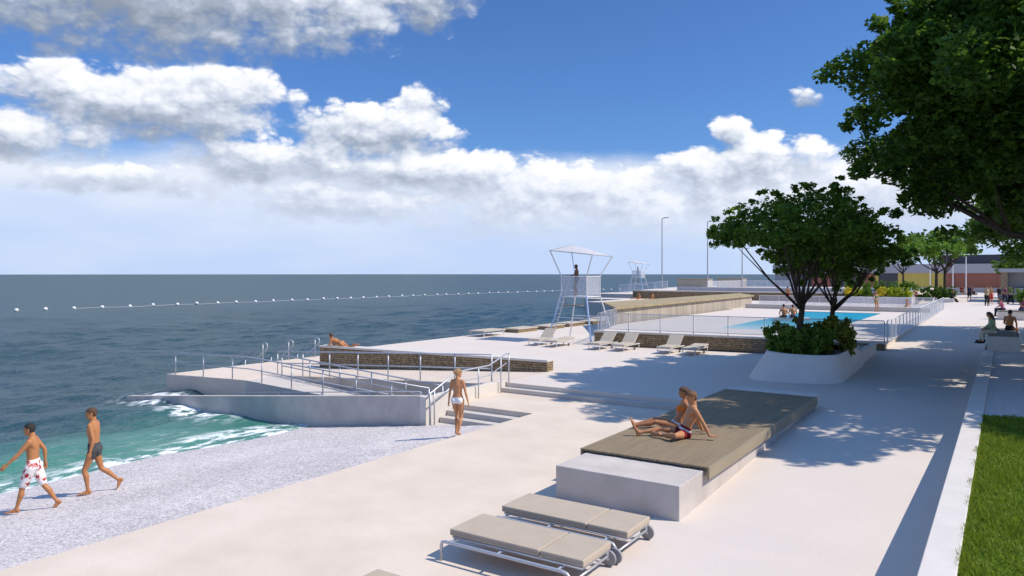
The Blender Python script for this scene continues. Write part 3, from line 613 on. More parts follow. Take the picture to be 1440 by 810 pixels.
# ------------------------------------------------------------------ lifeguard towers
def tower():
    o = empty('lifeguard_tower'); w = .8; zf, zr = 2.55, 3.65
    cor = [(-w, -w), (w, -w), (w, w), (-w, w)]
    ctop = [(-1.35, -1.15, 5.12), (1.35, -1.15, 4.84), (1.4, 1.15, 4.78), (-1.3, 1.15, 5.50)]
    foot = [(-1.5, -1.25), (1.35, -1.3), (1.45, 1.3), (-1.45, 1.3)]
    for i, ((x, y), f, c) in enumerate(zip(cor, foot, ctop)):
        m = MB(); m.tube([(f[0], f[1], 0), (x, y, zf)], .05 if i == 1 else .042, 8); m.tube([(f[0], f[1], 0), (f[0], f[1], .03)], .09, 10); m.build('leg', M['blue_metal' if i < 2 else 'white_metal'], o, smooth=False)
        m = MB(); m.tube([(x, y, zf), (x, y, zr), c], .036, 8); m.build('canopy_post', M['blue_metal' if i == 3 else 'white_metal'], o)
    m = MB(); m.box(-w, -w, zf - .07, w, w, zf); m.build('platform', M['white_metal'], o, bevel=.01)
    for i in range(4):
        a, b = V((*cor[i], 0)), V((*cor[(i + 1) % 4], 0)); d = (b - a).normalized()
        m = MB(); m.tube([a + V((0, 0, zr)), b + V((0, 0, zr))], .025, 8); m.build('guard_rail', M['white_metal'], o)
        if i == 3: continue                     # seaward side is open for the ladder
        n = V((-d.y, d.x, 0)) * .006; q, r = a + d * .06, b - d * .06; m = MB()
        m.add([q - n + V((0, 0, zf + .05)), r - n + V((0, 0, zf + .05)), r - n + V((0, 0, zr - .04)), q - n + V((0, 0, zr - .04)), q + n + V((0, 0, zf + .05)), r + n + V((0, 0, zf + .05)), r + n + V((0, 0, zr - .04)), q + n + V((0, 0, zr - .04))],
              [(0, 1, 2, 3), (7, 6, 5, 4), (0, 4, 5, 1), (1, 5, 6, 2), (2, 6, 7, 3), (3, 7, 4, 0)]); m.build('guard_panel', M['mesh_panel'], o)
    lad = MB()
    for y in (-.28, .28): lad.tube([(-w - .05, y, zr), (-w - .75, y, 1.4), (-w - 1.25, y, .0)], .025, 8)
    lad = lad.build('ladder', M['white_metal'], o)
    for k in range(8):
        t = (k + .6) / 8; x = -w - 1.25 + (.5 if t > .55 else t * .9) + (max(0, t - .55) * .9); z = 2.6 * t
        m = MB(); m.tube([(x, -.28, z), (x, .28, z)], .018, 6); m.build('rung', M['white_metal'], lad)
    m = MB(); m.box(-.55, -w - .28, 2.0, .55, -w + .1, 2.06); m.tube([(-.5, -w + .05, 2.0), (-.62, -w + .05, zf)], .02, 6); m.tube([(.5, -w + .05, 2.0), (.62, -w + .05, zf)], .02, 6); m.build('footrest', M['pale_timber'], o)
    m = MB()                                     # cross braces
    m.tube([(-1.1, -1.0, 1.35), (1.05, -1.02, 1.35)], .018, 6); m.tube([(1.05, -1.02, 1.35), (1.1, 1.05, 1.35)], .018, 6); m.tube([(-1.1, 1.05, 1.35), (1.1, 1.05, 1.35)], .018, 6); m.build('brace', M['white_metal'], o)
    vs = []; n = 9                               # hyperbolic membrane
    c = [V(q) for q in ctop]
    for i in range(n):
        for j in range(n):
            u, v = i / (n - 1), j / (n - 1); q = (c[0] * (1 - u) + c[1] * u) * (1 - v) + (c[3] * (1 - u) + c[2] * u) * v
            sag = .22 * (1 - (2 * u - 1) ** 2) * (1 - .5 * (2 * v - 1) ** 2); pinch = .10 * (1 - (2 * v - 1) ** 2)
            q = q + V((0, 0, sag * .45)); q.x += pinch * (1 - 2 * u) * .8; q.y += .10 * (1 - (2 * u - 1) ** 2) * (1 - 2 * v); vs.append(q)
    m = MB(); m.add(vs + [q - V((0, 0, .012)) for q in vs], [(i * n + j, (i + 1) * n + j, (i + 1) * n + j + 1, i * n + j + 1) for i in range(n - 1) for j in range(n - 1)] + [(n * n + i * n + j, n * n + i * n + j + 1, n * n + (i + 1) * n + j + 1, n * n + (i + 1) * n + j) for i in range(n - 1) for j in range(n - 1)])
    m.build('canopy', M['canopy'], o, smooth=True, fix=False)
    m = MB()
    for i in range(4): m.tube([c[i], c[(i + 1) % 4]], .022, 6)
    m.build('canopy_frame', M['grey_metal'], o)
    return o
t1 = tower(); t1.location = (-20.0, 36.5, .30); tag(t1, 'tall near lifeguard tower with white membrane canopy and splayed legs', 'lifeguard tower', 'lifeguard towers')
t2 = copy_tree(t1); t2.location = (-51.6, 114.4, .95); tag(t2, 'small distant lifeguard tower on the far pier beside a lamp post', 'lifeguard tower', 'lifeguard towers')

# ------------------------------------------------------------------ far piers, second pool terrace, building
p = MB(); p.prism([(-52, 96), (-24, 96), (-24, 101), (-52, 101)], -3, .42); struct(p.build('far_pier', M['terrace']))
p = MB(); p.prism([(-55, 104), (-38, 104), (-38, 122), (-55, 122)], -3, .95); struct(p.build('tower_pier', M['terrace']))
stone_wall('long dark stone wall of the farther pool terrace', (-40.5, 88.0), (-9.0, 90.5), .3, .3, 1.98, th=.5, cap=.14)
p = MB(); p.prism([(-40.5, 88.55), (-9, 91.05), (-9, 128), (-48, 128)], -2, 1.9); struct(p.build('far_terrace', M['terrace']))
p = MB(); p.prism([(-40, 74), (-20.6, 74), (-20.6, 89.6), (-27.6, 89.0), (-40, 88.0)], -3, .88); struct(p.build('lower_deck', M['terrace']))
p = MB(); p.prism([(-36.2, 92.5), (-9.2, 94), (-9.2, 95.5), (-36.2, 94)], 1.88, 2.35); tag(p.build('pool_rim', M['render_grey']), 'low grey rim wall of the farther pool above the stone wall', 'wall')
p = MB(); p.prism([(-36, 94.1), (-9.2, 95.6), (-9.2, 110), (-36, 110)], 1.88, 2.1); struct(p.build('far_deck', M['terrace']))
p = MB(); p.prism([(-26.5, 103), (-9.6, 103.5), (-9.6, 109), (-27, 109)], 1.9, 2.13); struct(p.build('far_pool_water', M['pool']))
for x, y, w, lab in ((-42.9, 109.8, 4.9, 'slatted tan timber cabin between two lamp posts, the left of a pair'), (-39.4, 118.2, 4.2, 'slatted tan timber cabin nearer the planter tree, the right of a pair')):
    o = empty('timber_cabin', (x, y, 1.9)); tag(o, lab, 'cabin')
    m = MB(); m.box(0, 0, 0, w, 2.2, 1.35); m.build('slatted_wall', M['screen_timber'], o)
    m = MB(); m.box(-.05, -.05, 1.351, w + .05, 2.25, 1.45); m.build('roof', M['pale_timber'], o)
fence('pale fence left of the timber cabins on the farther terrace', [(-48.0, 99.5, 1.3), (-40.5, 99.8, 1.9)], 2, 1.15, 'mesh_panel', 'white_metal')
fence('pale fence between and right of the timber cabins', [(-34.8, 100.5, 1.9), (-33.6, 112.0, 1.9), (-24.0, 113.0, 1.9)], 2, 1.15, 'mesh_panel', 'white_metal')
def lamp(x, y, z, h, lab, d=1):
    o = empty('lamp_post', (x, y, z)); tag(o, lab, 'lamp post', 'tall lamp posts on the farther terrace')
    m = MB(); m.tube([(0, 0, 0), (0, 0, h)], [.10, .06], 10); m.tube([(0, 0, 0), (0, 0, .2)], .16, 10); m.build('pole', M['grey_metal'], o)
    m = MB(); m.tube([(0, 0, h - .05), (d * .55, 0, h + .02)], .035, 8); m.box(d * .25, -.13, h, d * 1.05, .13, h + .10); m.build('lamp_head', M['grey_metal'], o)
lamp(-42.1, 101.7, 1.3, 11.0, 'leftmost tall lamp post, beside the distant lifeguard tower')
lamp(-36.55, 105.5, 1.9, 9.9, 'middle tall lamp post, between the two timber cabins')
lamp(-34.0, 114.0, 1.9, 9.6, 'right-hand tall lamp post, rising near the planter tree crown')
def flag(x, y, h, lab):
    o = empty('flagpole', (x, y, 1.1)); tag(o, lab, 'pole', 'slim white poles by the building')
    m = MB(); m.tube([(0, 0, 0), (0, 0, h)], [.075, .05], 10); m.build('pole', M['white_metal'], o)
    m = MB(); m.tube([(0, 0, h), (0, 0, h + .1)], .1, 10); m.build('cap', M['white_metal'], o)
flag(-4.6, 118, 10.6, 'taller slim white pole in front of the rust panels'); flag(-6.2, 119, 8.9, 'shorter slim white pole left of the taller one'); flag(-9.0, 119.5, 6.0, 'lowest slim white pole beside the bright tree trunk')

# building
o = empty('pavilion_building', (-42, 133, 1.2)); tag(o, 'long low building with grey parapet and rust, charcoal and yellow panels', 'building')
m = MB(); m.box(8, .3, 0, 58, 14, 3.0); m.build('wall', M['render_grey'], o)
m = MB(); m.box(7.7, 0, 3.001, 58.4, 14.2, 4.45); m.build('parapet', M['render_grey'], o)
m = MB(); m.box(7.8, .1, 0, 58.2, .298, .75); m.build('plinth', M['concrete'], o)
m = MB(); m.box(33, 3, 4.452, 60, 12, 5.9); m.build('roof_block', M['dark_panel'], o)
xx = 1.5; k = 0
for mat, w in (('rust_panel', 3), ('dark_panel', 2), ('rust_panel', 4.5), ('dark_panel', 3.2), ('rust_panel', 3.1), ('dark_panel', 4.6), ('rust_panel', 2.2), ('yellow_panel', .5), ('dark_panel', 2.8), ('yellow_panel', 6.6), ('rust_panel', 1.4), ('rust_panel', 5.4), ('rust_panel', 5.0), ('dark_panel', 4.2), ('dark_panel', 3.5)):
    if xx < 8: xx += w; continue
    m = MB(); m.box(xx + .03, .16, .752, xx + w - .03, .296, 2.998); m.build('cladding_panel', M[mat], o); xx += w
# pavilion right
o = empty('kiosk', (-.5, 92, 1.1)); tag(o, 'flat-roofed kiosk with a pale stone pier at the right edge', 'kiosk')
M['pale_stone'] = stone_mat('pale_stone', (.50, .42, .30), (.40, .33, .23), (.26, .21, .15))
m = MB(); m.box(0, 0, 0, .6, 6, 3.15); m.build('stone_pier', M['pale_stone'], o)
m = MB(); m.box(-.15, -.4, 3.151, 12, 8, 3.55); m.build('roof', M['render_grey'], o)
m = MB(); m.box(.602, .8, 0, 12, 1.0, 3.148); m.build('slatted_screen', M['grey_screen'], o)
m = MB(); m.box(1.2, .2, .0, 12, .6, 1.5); m.build('counter', M['render_grey'], o)

# ------------------------------------------------------------------ planter with two trees
o = empty('planter', (-6.15, 27.0, .38)); tag(o, 'rounded battered white concrete planter holding two trees', 'planter')
def ring(inset, z):
    # D-shaped outline: round at the near end, straight towards the promenade
    pts = []
    x0, x1, y0, y1 = -1.65 + inset, 1.65 - inset * .45, -1.3 + inset, 3.9
    r = 1.5 - inset * .3
    for a in np.linspace(PI, 1.5 * PI, 10): pts.append(V((x0 + r + r * math.cos(a), y0 + r + r * math.sin(a), z)))
    r2 = .9
    for a in np.linspace(1.5 * PI, 2 * PI, 8): pts.append(V((x1 - r2 + r2 * math.cos(a), y0 + r2 + r2 * math.sin(a), z)))
    pts += [V((x1, y1, z)), V((x0, y1, z))]; return pts
rings_ = [ring(-.02, -.25), ring(0, 0), ring(.52, .92), ring(.55, .95), ring(.66, .95), ring(.68, .70)]
n = len(rings_[0]); m = MB(); m.add([q for r in rings_ for q in r], [(i * n + k, i * n + (k + 1) % n, (i + 1) * n + (k + 1) % n, (i + 1) * n + k) for i in range(len(rings_) - 1) for k in range(n)])
m.build('shell', M['white_concrete'], o, smooth=False)
m = MB(); m.add(ring(.68, .75), [tuple(range(n))]); m.build('soil', M['soil'], o, fix=False)
o = empty('bench', (-6.15, 31.9, .5)); tag(o, 'timber-topped concrete bench block behind the round planter', 'bench')
m = MB(); m.box(-1.6, -.98, -.3, 1.5, 3.0, .42); m.build('block', M['white_concrete'], o, bevel=.012)
m = MB(); m.box(-1.55, -.9, .421, 1.3, 2.9, .50); m.build('timber_top', M['weathered'], o)
m = MB(); m.box(1.302, -.95, .421, 1.5, 3.0, .60); m.build('upstand', M['white_concrete'], o)

# ------------------------------------------------------------------ vegetation
def leaves(name, cent, size, mat, parent, flat=.5, seed=0):
    r = np.random.default_rng(seed); n = len(cent)
    nr = r.normal(0, 1, (n, 3)); nr[:, 2] = np.abs(nr[:, 2]) * (1 + flat) + flat; nr /= np.linalg.norm(nr, axis=1)[:, None]
    t = np.cross(nr, r.normal(0, 1, (n, 3))); t /= np.linalg.norm(t, axis=1)[:, None]; b = np.cross(nr, t)
    s = size * (.6 + .8 * r.random(n))[:, None]; w = s * (.45 + .25 * r.random(n))[:, None]; fold = nr * s * .22
    v = np.stack([cent - t * s, cent - b * w + fold, cent + t * s, cent + b * w + fold], 1).reshape(-1, 3)
    return fastmesh(name, v, np.arange(4 * n).reshape(-1, 4), mat, parent)
def clump_points(r, c, rad, n, sq=.7):
    u = r.normal(0, 1, (n, 3)); u /= np.linalg.norm(u, axis=1)[:, None]
    return np.array(c) + u * (r.random(n) ** .45)[:, None] * np.array([rad, rad, rad * sq])
def tree(name, label, base, trunk, clumps, per, leaf, lmat, group=None, nlimb=9, seed=1, rt=.2, fork=.35, lean=(0, 0), twigs=True, outer=.55):
    """base world point; trunk = height of the first fork; clumps = list of (x,y,z,r) relative to the base"""
    r = np.random.default_rng(seed); o = empty(name, base); tag(o, label, 'tree', group)
    cen = np.array([c[:3] for c in clumps]).mean(0); spr = []
    for c in clumps:
        for _ in range(2):
            d = np.array(c[:3]) - cen; d = d / (np.linalg.norm(d) + 1e-6) + r.normal(0, .55, 3); d /= np.linalg.norm(d)
            spr.append((np.array(c[:3]) + d * c[3] * (1.0 + .35 * r.random()), c[3] * (.22 + .2 * r.random())))
    pts = np.concatenate([clump_points(r, c[:3], c[3], int(per * (c[3] / .8) ** 2)) for c in clumps] + [clump_points(r, c, q, int(per * .16)) for c, q in spr])
    leaves('crown', pts, leaf, M[lmat], o, .35, seed)
    m = MB(); f = V((lean[0], lean[1], trunk)); m.tube([(0, 0, -.1), (lean[0] * .2, lean[1] * .2, trunk * .4), f], [rt * 1.25, rt, rt * .8], 10)
    cs = [V(c[:3]) for c in clumps]; r.shuffle(order := list(range(len(cs))))
    low = sorted(order, key=lambda i: cs[i].z)[:max(nlimb * 2, len(cs) // 2)]
    picked = []
    for i in low:
        if len(picked) >= nlimb: break
        if all((cs[i] - cs[j]).length > .9 for j in picked): picked.append(i)
    for i in picked:
        e = cs[i]; a = f * (.8 + .2 * r.random()); mid = a.lerp(e, .5) + V((0, 0, -.06 * (e - a).length)) + V(r.normal(0, .08, 3)); mid.x += (e.x - a.x) * .06
        m.tube([a, a.lerp(mid, .5) + V(r.normal(0, .04, 3)), mid, e], [rt * .5, rt * .4, rt * .3, rt * .1], 7)
        if twigs:
            for j in sorted(range(len(cs)), key=lambda j: (cs[j] - e).length)[1:4]:
                m.tube([mid, mid.lerp(cs[j], .55) + V(r.normal(0, .06, 3)), cs[j]], [rt * .2, rt * .13, rt * .05], 5)
    m.build('trunk', M['bark'], o, smooth=True); return o
def umbrella_clumps(r, R, zb, zt, n, rad, skew=(0, 0)):
    out = []; zw = zb + .42 * (zt - zb)
    while len(out) < n:
        a = r.random() * 2 * PI; q = r.random() ** .55; wob = 1 + .07 * math.sin(3 * a + R) + .06 * math.sin(5 * a + 2)
        lo = zb + (zw - zb) * q ** 1.25 + rad * .35; hi = zt - (zt - zw) * q ** 3.6 - rad * .4
        t = r.random(); t = .5 + .5 * np.sign(t - .5) * abs(2 * t - 1) ** .7; z = lo + (hi - lo) * t
        out.append(((R - rad * .6) * q * wob * math.cos(a) + skew[0], (R - rad * .6) * q * wob * math.sin(a) + skew[1], z, rad * (.6 + .6 * r.random()) * (1 - .25 * q)))
    return out
r = np.random.default_rng(11)
tree('tree', 'broad dark umbrella-shaped tree nearest in the round white planter', (-6.3, 27.9, 1.05), 2.0, umbrella_clumps(r, 3.05, 3.15, 6.1, 200, .58, (.18, .1)), 240, .075, 'leaf_mid', 'planter trees', 10, 5, .12, lean=(.15, .1))
tree('tree', 'second dark tree at the far end of the white planter, leaning right', (-6.0, 32.2, 1.0), 1.9, umbrella_clumps(r, 2.7, 2.7, 5.0, 125, .56, (.35, 0)), 240, .082, 'leaf_mid', 'planter trees', 9, 6, .11, lean=(.1, .1))
def shrub(label, base, R, h, n, leaf, lmat, group=None, seed=2, cat='shrub'):
    r = np.random.default_rng(seed); o = empty('shrub', base); tag(o, label, cat, group)
    c = [(R * .85 * r.normal(0, .45), R * .85 * r.normal(0, .45), h * (.15 + .75 * r.random()), .28 * R + .12 * R * r.random()) for _ in range(14)] + [(R * r.normal(0, .5), R * r.normal(0, .5), h * (.7 + .5 * r.random()), .12 * R) for _ in range(12)]
    pts = np.concatenate([clump_points(r, q[:3], q[3], int(n / 14 * (1 if k_ < 14 else .22)), 1.1) for k_, q in enumerate(c)]); pts[:, 2] = np.clip(pts[:, 2], .03, None)
    pts += r.normal(0, .05 * R, pts.shape) * np.array([1, 1, .8]); leaves('foliage', pts, leaf, M[lmat], o, -.2, seed)
    m = MB()
    for q in c[:8]: m.tube([(0, 0, -.05), (q[0] * .4, q[1] * .4, q[2] * .5), q[:3]], [.02, .014, .005], 5)
    m.build('stem', M['bark'], o)
for k, (x, y, R, h, lab, mt) in enumerate(((-6.55, 27.25, .65, .85, 'dark green shrub at the left front of the round planter', 'leaf_mid'), (-5.85, 27.1, .75, .9, 'dark shrub around the nearest tree trunk in the planter', 'leaf_mid'),
                                       (-5.5, 28.6, .85, 1.2, 'tall olive-brown shrub on the promenade side of the planter', 'leaf_shrub'), (-6.6, 28.9, .85, .9, 'dark green shrub at the back left of the planter', 'leaf_shrub'))):
    shrub(lab, (x, y, 1.1), R, h, 4800, .07, mt, 'planter shrubs', 20 + k)
# planting bed by the far wall
p = MB(); p.prism([(-15.6, 85.6), (-8.3, 87.2), (-8.3, 92), (-15.6, 91)], .9, 1.55); tag(p.build('planting_bed', M['white_concrete']), 'white walled planting bed with yellow and green shrubs', 'planter')
bed = [(-14.3, 'leaf_yellow'), (-13.4, 'leaf_lime'), (-12.4, 'leaf_mid'), (-11.2, 'leaf_yellow'), (-10.4, 'leaf_lime'), (-9.6, 'leaf_lime'), (-8.8, 'leaf_lime')]
for k, (x, mt) in enumerate(bed):
    shrub('yellow-flowered shrub in the white bed' if mt == 'leaf_yellow' else ('lime green shrub in the front row of the white bed' if mt == 'leaf_lime' else 'dark green shrub between the yellow ones in the white bed'), (x, 86.9 + (x + 14) * .22, 1.5), .55, .95, 700, .085, mt, 'shrubs in the white bed', 40 + k)
for k, x in enumerate((-14.5, -13.0, -11.6, -10.2, -8.9)):
    shrub('taller dark green shrub in the back row of the white bed', (x, 89.6, 1.5), .8, 1.5, 900, .10, 'leaf_mid', 'shrubs in the white bed', 60 + k)
for k, (x, lab) in enumerate(((-7.5, 'left clipped hedge shrub under the bright tree'), (-6.3, 'middle clipped hedge shrub under the bright tree'), (-5.2, 'right clipped hedge shrub under the bright tree beside the seated man'))):
    shrub(lab, (x, 93.0 + k * .5, 1.1), .85, 1.3, 1100, .10, 'leaf_dark', 'hedge shrubs', 70 + k)
r = np.random.default_rng(21)
tree('tree', 'bright lime green tree lit by the sun in front of the building', (-6.6, 96, 1.2), 3.2, umbrella_clumps(r, 4.2, 4.2, 6.9, 60, .75), 70, .19, 'leaf_bright', 'trees by the building', 8, 7, .17)
tree('tree', 'darker tree just behind the bright lime green one', (-6.2, 103, 1.2), 3.6, umbrella_clumps(r, 4.9, 5.2, 8.7, 60, .85), 70, .2, 'leaf_mid', 'trees by the building', 8, 8, .17)
tree('tree', 'thin-trunked tree with sparse crown left of the bright one', (-11.2, 108, 1.2), 3.4, umbrella_clumps(r, 3.0, 4.2, 8.0, 36, .75), 60, .2, 'leaf_mid', 'trees by the building', 7, 9, .13)
tree('tree', 'dark young tree rising behind the yellow bed near the building', (-16.5, 104, 1.2), 2.6, umbrella_clumps(r, 1.7, 2.8, 5.5, 26, .6), 60, .17, 'leaf_dark', 'trees by the building', 6, 10, .11)
tree('tree', 'small leafy tree behind the kiosk roof at the right', (1.6, 106, 1.2), 2.2, umbrella_clumps(r, 3.2, 2.2, 5.8, 46, .8), 70, .19, 'leaf_mid', 'trees by the building', 7, 12, .15)
shrub('green hedge shrub at the right edge in front of the kiosk', (1.6, 86, 1.1), 1.3, 1.3, 1500, .11, 'leaf_mid', None, 80)
# the two big trees over the promenade
def big_clumps(r, cx, cy, cz, R, up, dn, n, rad, zlow=0):
    out = []
    while len(out) < n:
        a = r.random() * 2 * PI; q = r.random() ** .42; h = r.uniform(-1, 1)
        lim = (1 - h ** 1.25) if h > 0 else math.sqrt(max(0, 1 - (-h) ** 2.2))
        if lim < .12: continue
        z = cz + (up * h if h > 0 else dn * h)
        xx = cx + R * q * lim * math.cos(a)
        yy = cy + R * q * lim * math.sin(a); ac = .828 * xx + .561 * yy
        if zlow and (z < zlow + max(0, -4.1 - ac, -5.2 - xx) * .95 or xx < -8.8 + .3 * max(0, yy) or ac < -9.4): continue
        if q < .5 and -.5 < h < .3 and r.random() < .7: continue
        wob = 1 + .14 * math.sin(3 * a + 1.3 * h * 3 + cx) + .08 * math.sin(7 * a + 5 * h)
        out.append((cx + R * q * lim * wob * math.cos(a), cy + R * q * lim * wob * math.sin(a), z, rad * (.65 + .7 * r.random())))
    return out
r = np.random.default_rng(31)
tree('tree', 'huge dark overhanging tree filling the upper right of the view', (3.4, 29.5, .8), 4.2, big_clumps(r, -.2, 1.3, 8.5, 10.0, 7.6, 3.9, 540, 1.0, 5.9), 400, .118, 'leaf_deep', 'big trees over the promenade', 14, 13, .38)
tree('tree', 'large green tree behind the huge dark one, low over the right benches', (6.2, 47.5, .9), 4.0, big_clumps(r, -.3, 0, 7.2, 6.6, 6.0, 3.9, 230, 1.0), 270, .145, 'leaf_mid', 'big trees over the promenade', 12, 14, .32)

# ------------------------------------------------------------------ benches on the right
for x, y, w, d, z, lab in ((-.70, 37.3, 1.2, 4.2, .85, 'near white block bench with slatted top right of the promenade'), (-.52, 59.4, 1.75, 2.6, .94, 'farther white block bench with two clothed people sitting on it')):
    o = empty('bench', (x, y, z)); tag(o, lab, 'bench', 'block benches right of the promenade')
    m = MB(); m.box(0, 0, -.3, w, d, .58); m.build('block', M['white_concrete'], o, bevel=.015)
    for k in range(12):
        xa = .04 + k * (w - .08) / 12; m = MB(); m.box(xa + .012, .05, .581, xa + (w - .08) / 12 - .012, d - .05, .67); m.build('slat', M['weathered'], o)
p = MB(); p.box(-8.2, 117, 1.1, -3.2, 117.6, 1.6); tag(p.build('bench', M['white_concrete'], bevel=.02), 'long white bench block by the white poles near the building', 'bench')
p = MB(); p.box(-5.5, 88.2, .9, -4.5, 92, 1.5); tag(p.build('bench', M['white_concrete'], bevel=.02), 'white bench block by the hedge under a seated man in black', 'bench')

# ------------------------------------------------------------------ buoys
o = empty('float_line', (-115, 40, WZ)); tag(o, 'thin pale rope linking the white floats across the sea', 'rope')
m = MB(); m.tube([(-.2 + .25 * math.sin(i * .9), i * 4. + 14, .06 + .05 * math.sin(i * 2.1)) for i in range(44)], .024, 6); m.build('rope', M['rope'], o)
buoy = None
for i in range(44):
    y = 46.0 + 3.95 * i; x = -115.2 + 13 * max(0, (y - 120) / 80) ** 2 * .6 + random.uniform(-.25, .25)
    if buoy is None:
        buoy = empty('buoy'); m = MB(); m.ball((0, 0, 0), (.28, .28, .25), 14, 10); m.build('float', M['float'], buoy, smooth=True); m = MB(); m.tube([(0, 0, .24), (0, 0, .32)], .07, 8); m.build('eyelet', M['grey_metal'], buoy); q = buoy
    else: q = copy_tree(buoy)
    q.location = (x, y + random.uniform(-.3, .3), WZ + .16 + random.uniform(-.05, .05)); tag(q, 'small round white float in the line across the sea', 'buoy', 'floats marking the swimming area')

# ------------------------------------------------------------------ people
def unit(v): return V(v).normalized()
def orth(v, t):
    v = V(v) - t * V(v).dot(t); return v.normalized()
def ik(a, b, l1, l2, hint):
    a, b = V(a), V(b); d = b - a; L = d.length
    if L > (l1 + l2) * .998: b = a + d * ((l1 + l2) * .998 / L); d = b - a; L = d.length
    t = d / L; x = (l1 * l1 - l2 * l2 + L * L) / (2 * L); h = math.sqrt(max(0, l1 * l1 - x * x))
    return a + t * x + orth(hint, t) * h, b
def chain(mb, pts, rad, side=None, n=12):
    """tapered limb with rounded ends; rad = list of r or (r_side, r_other)"""
    pts = [V(p) for p in pts]; m = len(pts); R = [(q, q) if isinstance(q, (int, float)) else q for q in rad]
    rings = []; T = [(pts[min(i + 1, m - 1)] - pts[max(i - 1, 0)]).normalized() for i in range(m)]
    u = V(side) if side is not None else (V((0, 0, 1)) if abs(T[0].z) < .8 else V((1, 0, 0)))
    def put(c, t, s):
        nonlocal u
        u = orth(u, t); rings.append((c, u, t.cross(u), s[0], s[1]))
    e = min(R[0]); put(pts[0] - T[0] * e * .9, T[0], (R[0][0] * .35, R[0][1] * .35)); put(pts[0] - T[0] * e * .5, T[0], (R[0][0] * .82, R[0][1] * .82))
    for i in range(m): put(pts[i], T[i], R[i])
    e = min(R[-1]); put(pts[-1] + T[-1] * e * .5, T[-1], (R[-1][0] * .82, R[-1][1] * .82)); put(pts[-1] + T[-1] * e * .9, T[-1], (R[-1][0] * .35, R[-1][1] * .35))
    mb.loft(rings, n)
def fuse(mb, name, mat, parent, voxel, smooth=6):
    me = mb.mesh(name); bm = bmesh.new(); bm.from_mesh(me); bmesh.ops.recalc_face_normals(bm, faces=bm.faces); bm.to_mesh(me); bm.free()
    t = bpy.data.objects.new('tmp', me); C.objects.link(t)
    a = t.modifiers.new('r', 'REMESH'); a.mode = 'VOXEL'; a.voxel_size = voxel; a.use_smooth_shade = True
    if smooth: s = t.modifiers.new('s', 'SMOOTH'); s.factor = .5; s.iterations = smooth
    dg = bpy.context.evaluated_depsgraph_get(); res = bpy.data.meshes.new_from_object(t.evaluated_get(dg)); bpy.data.objects.remove(t); bpy.data.meshes.remove(me)
    res.materials.clear(); o = link(name, res, mat, parent, smooth=True); return o

class Pose: pass
def pose(pel, chest, neck, head, hf, ankL, ankR, kneeL, kneeR, wrL, wrR, elL, elR, toeL=(1, 0, 0), toeR=(1, 0, 0), hdL=None, hdR=None, thL=(1, 0, 0), thR=(1, 0, 0),
         pside=(0, 1, 0), sside=(0, 1, 0), fem=False, k=1., up=(0, 0, 1)):
    J = Pose(); J.fem = fem; J.k = k; f = lambda v: V(v) * k
    J.pel, J.chest, J.neck, J.head = map(f, (pel, chest, neck, head)); J.hf = unit(hf); J.hu = orth(up, J.hf)
    J.ps, J.ss = unit(pside), unit(sside)
    sc = J.chest.lerp(J.neck, .68); sw = (.158 if fem else .188) * k; J.sh = {1: sc + J.ss * sw, -1: sc - J.ss * sw}
    upv = (J.chest - J.pel).normalized(); hw = (.092 if fem else .088) * k; hc = J.pel - upv * .05 * k; J.hip = {1: hc + J.ps * hw, -1: hc - J.ps * hw}
    J.kn, J.an, J.el, J.wr = {}, {}, {}, {}
    for s, a, h in ((1, ankL, kneeL), (-1, ankR, kneeR)): J.kn[s], J.an[s] = ik(J.hip[s], f(a), .435 * k, .425 * k, h)
    for s, a, h in ((1, wrL, elL), (-1, wrR, elR)): J.el[s], J.wr[s] = ik(J.sh[s], f(a), .295 * k, .255 * k, h)
    J.toe = {1: unit(toeL), -1: unit(toeR)}
    J.hd = {1: unit(hdL) if hdL else (J.wr[1] - J.el[1]).normalized(), -1: unit(hdR) if hdR else (J.wr[-1] - J.el[-1]).normalized()}
    J.th = {1: thL, -1: thR}; return J
ST = {False: [(0, .10, .075), (.12, .150, .105), (.24, .160, .112), (.42, .142, .098), (.62, .156, .112), (.78, .170, .118), (.88, .158, .098), (.95, .11, .075), (1., .065, .06)],
      True: [(0, .095, .075), (.12, .152, .108), (.24, .160, .112), (.42, .118, .085), (.62, .126, .094), (.78, .138, .098), (.88, .130, .082), (.95, .09, .062), (1., .052, .05)]}
def torso_at(J, t):
    k = J.k; up = (J.chest - J.pel).normalized(); c = [(0, J.pel - up * .13 * k), (.2, J.pel), (.7, J.chest), (1., J.neck)]
    for (a, p), (b, q) in zip(c, c[1:]):
        if t <= b + 1e-9: u = (t - a) / (b - a); pos = p.lerp(q, u); break
    tan = (torso_pos(c, min(1, t + .08)) - torso_pos(c, max(0, t - .08))).normalized()
    sd = J.ps.lerp(J.ss, max(0, min(1, (t - .15) / .6))); sd = orth(sd, tan); fr = sd.cross(tan)
    st = ST[J.fem]
    for (a, w1, d1), (b, w2, d2) in zip(st, st[1:]):
        if t <= b + 1e-9: u = (t - a) / (b - a); w = w1 + (w2 - w1) * u; d = d1 + (d2 - d1) * u; break
    bow = .018 * k * math.sin(PI * min(1, max(0, (t - .3) / .6)))
    return pos - fr * bow * .3, sd, fr, w * k, d * k
def torso_pos(c, t):
    for (a, p), (b, q) in zip(c, c[1:]):
        if t <= b + 1e-9: return p.lerp(q, (t - a) / (b - a))
    return c[-1][1]
def torso(mb, J, t0=0., t1=1., grow=0., n=20, m=18):
    rings = []
    for i in range(m + 1):
        t = t0 + (t1 - t0) * i / m; c, sd, fr, a, b = torso_at(J, t); rings.append((c, sd, fr, a + grow, b + grow))
    mb.loft(rings, n)
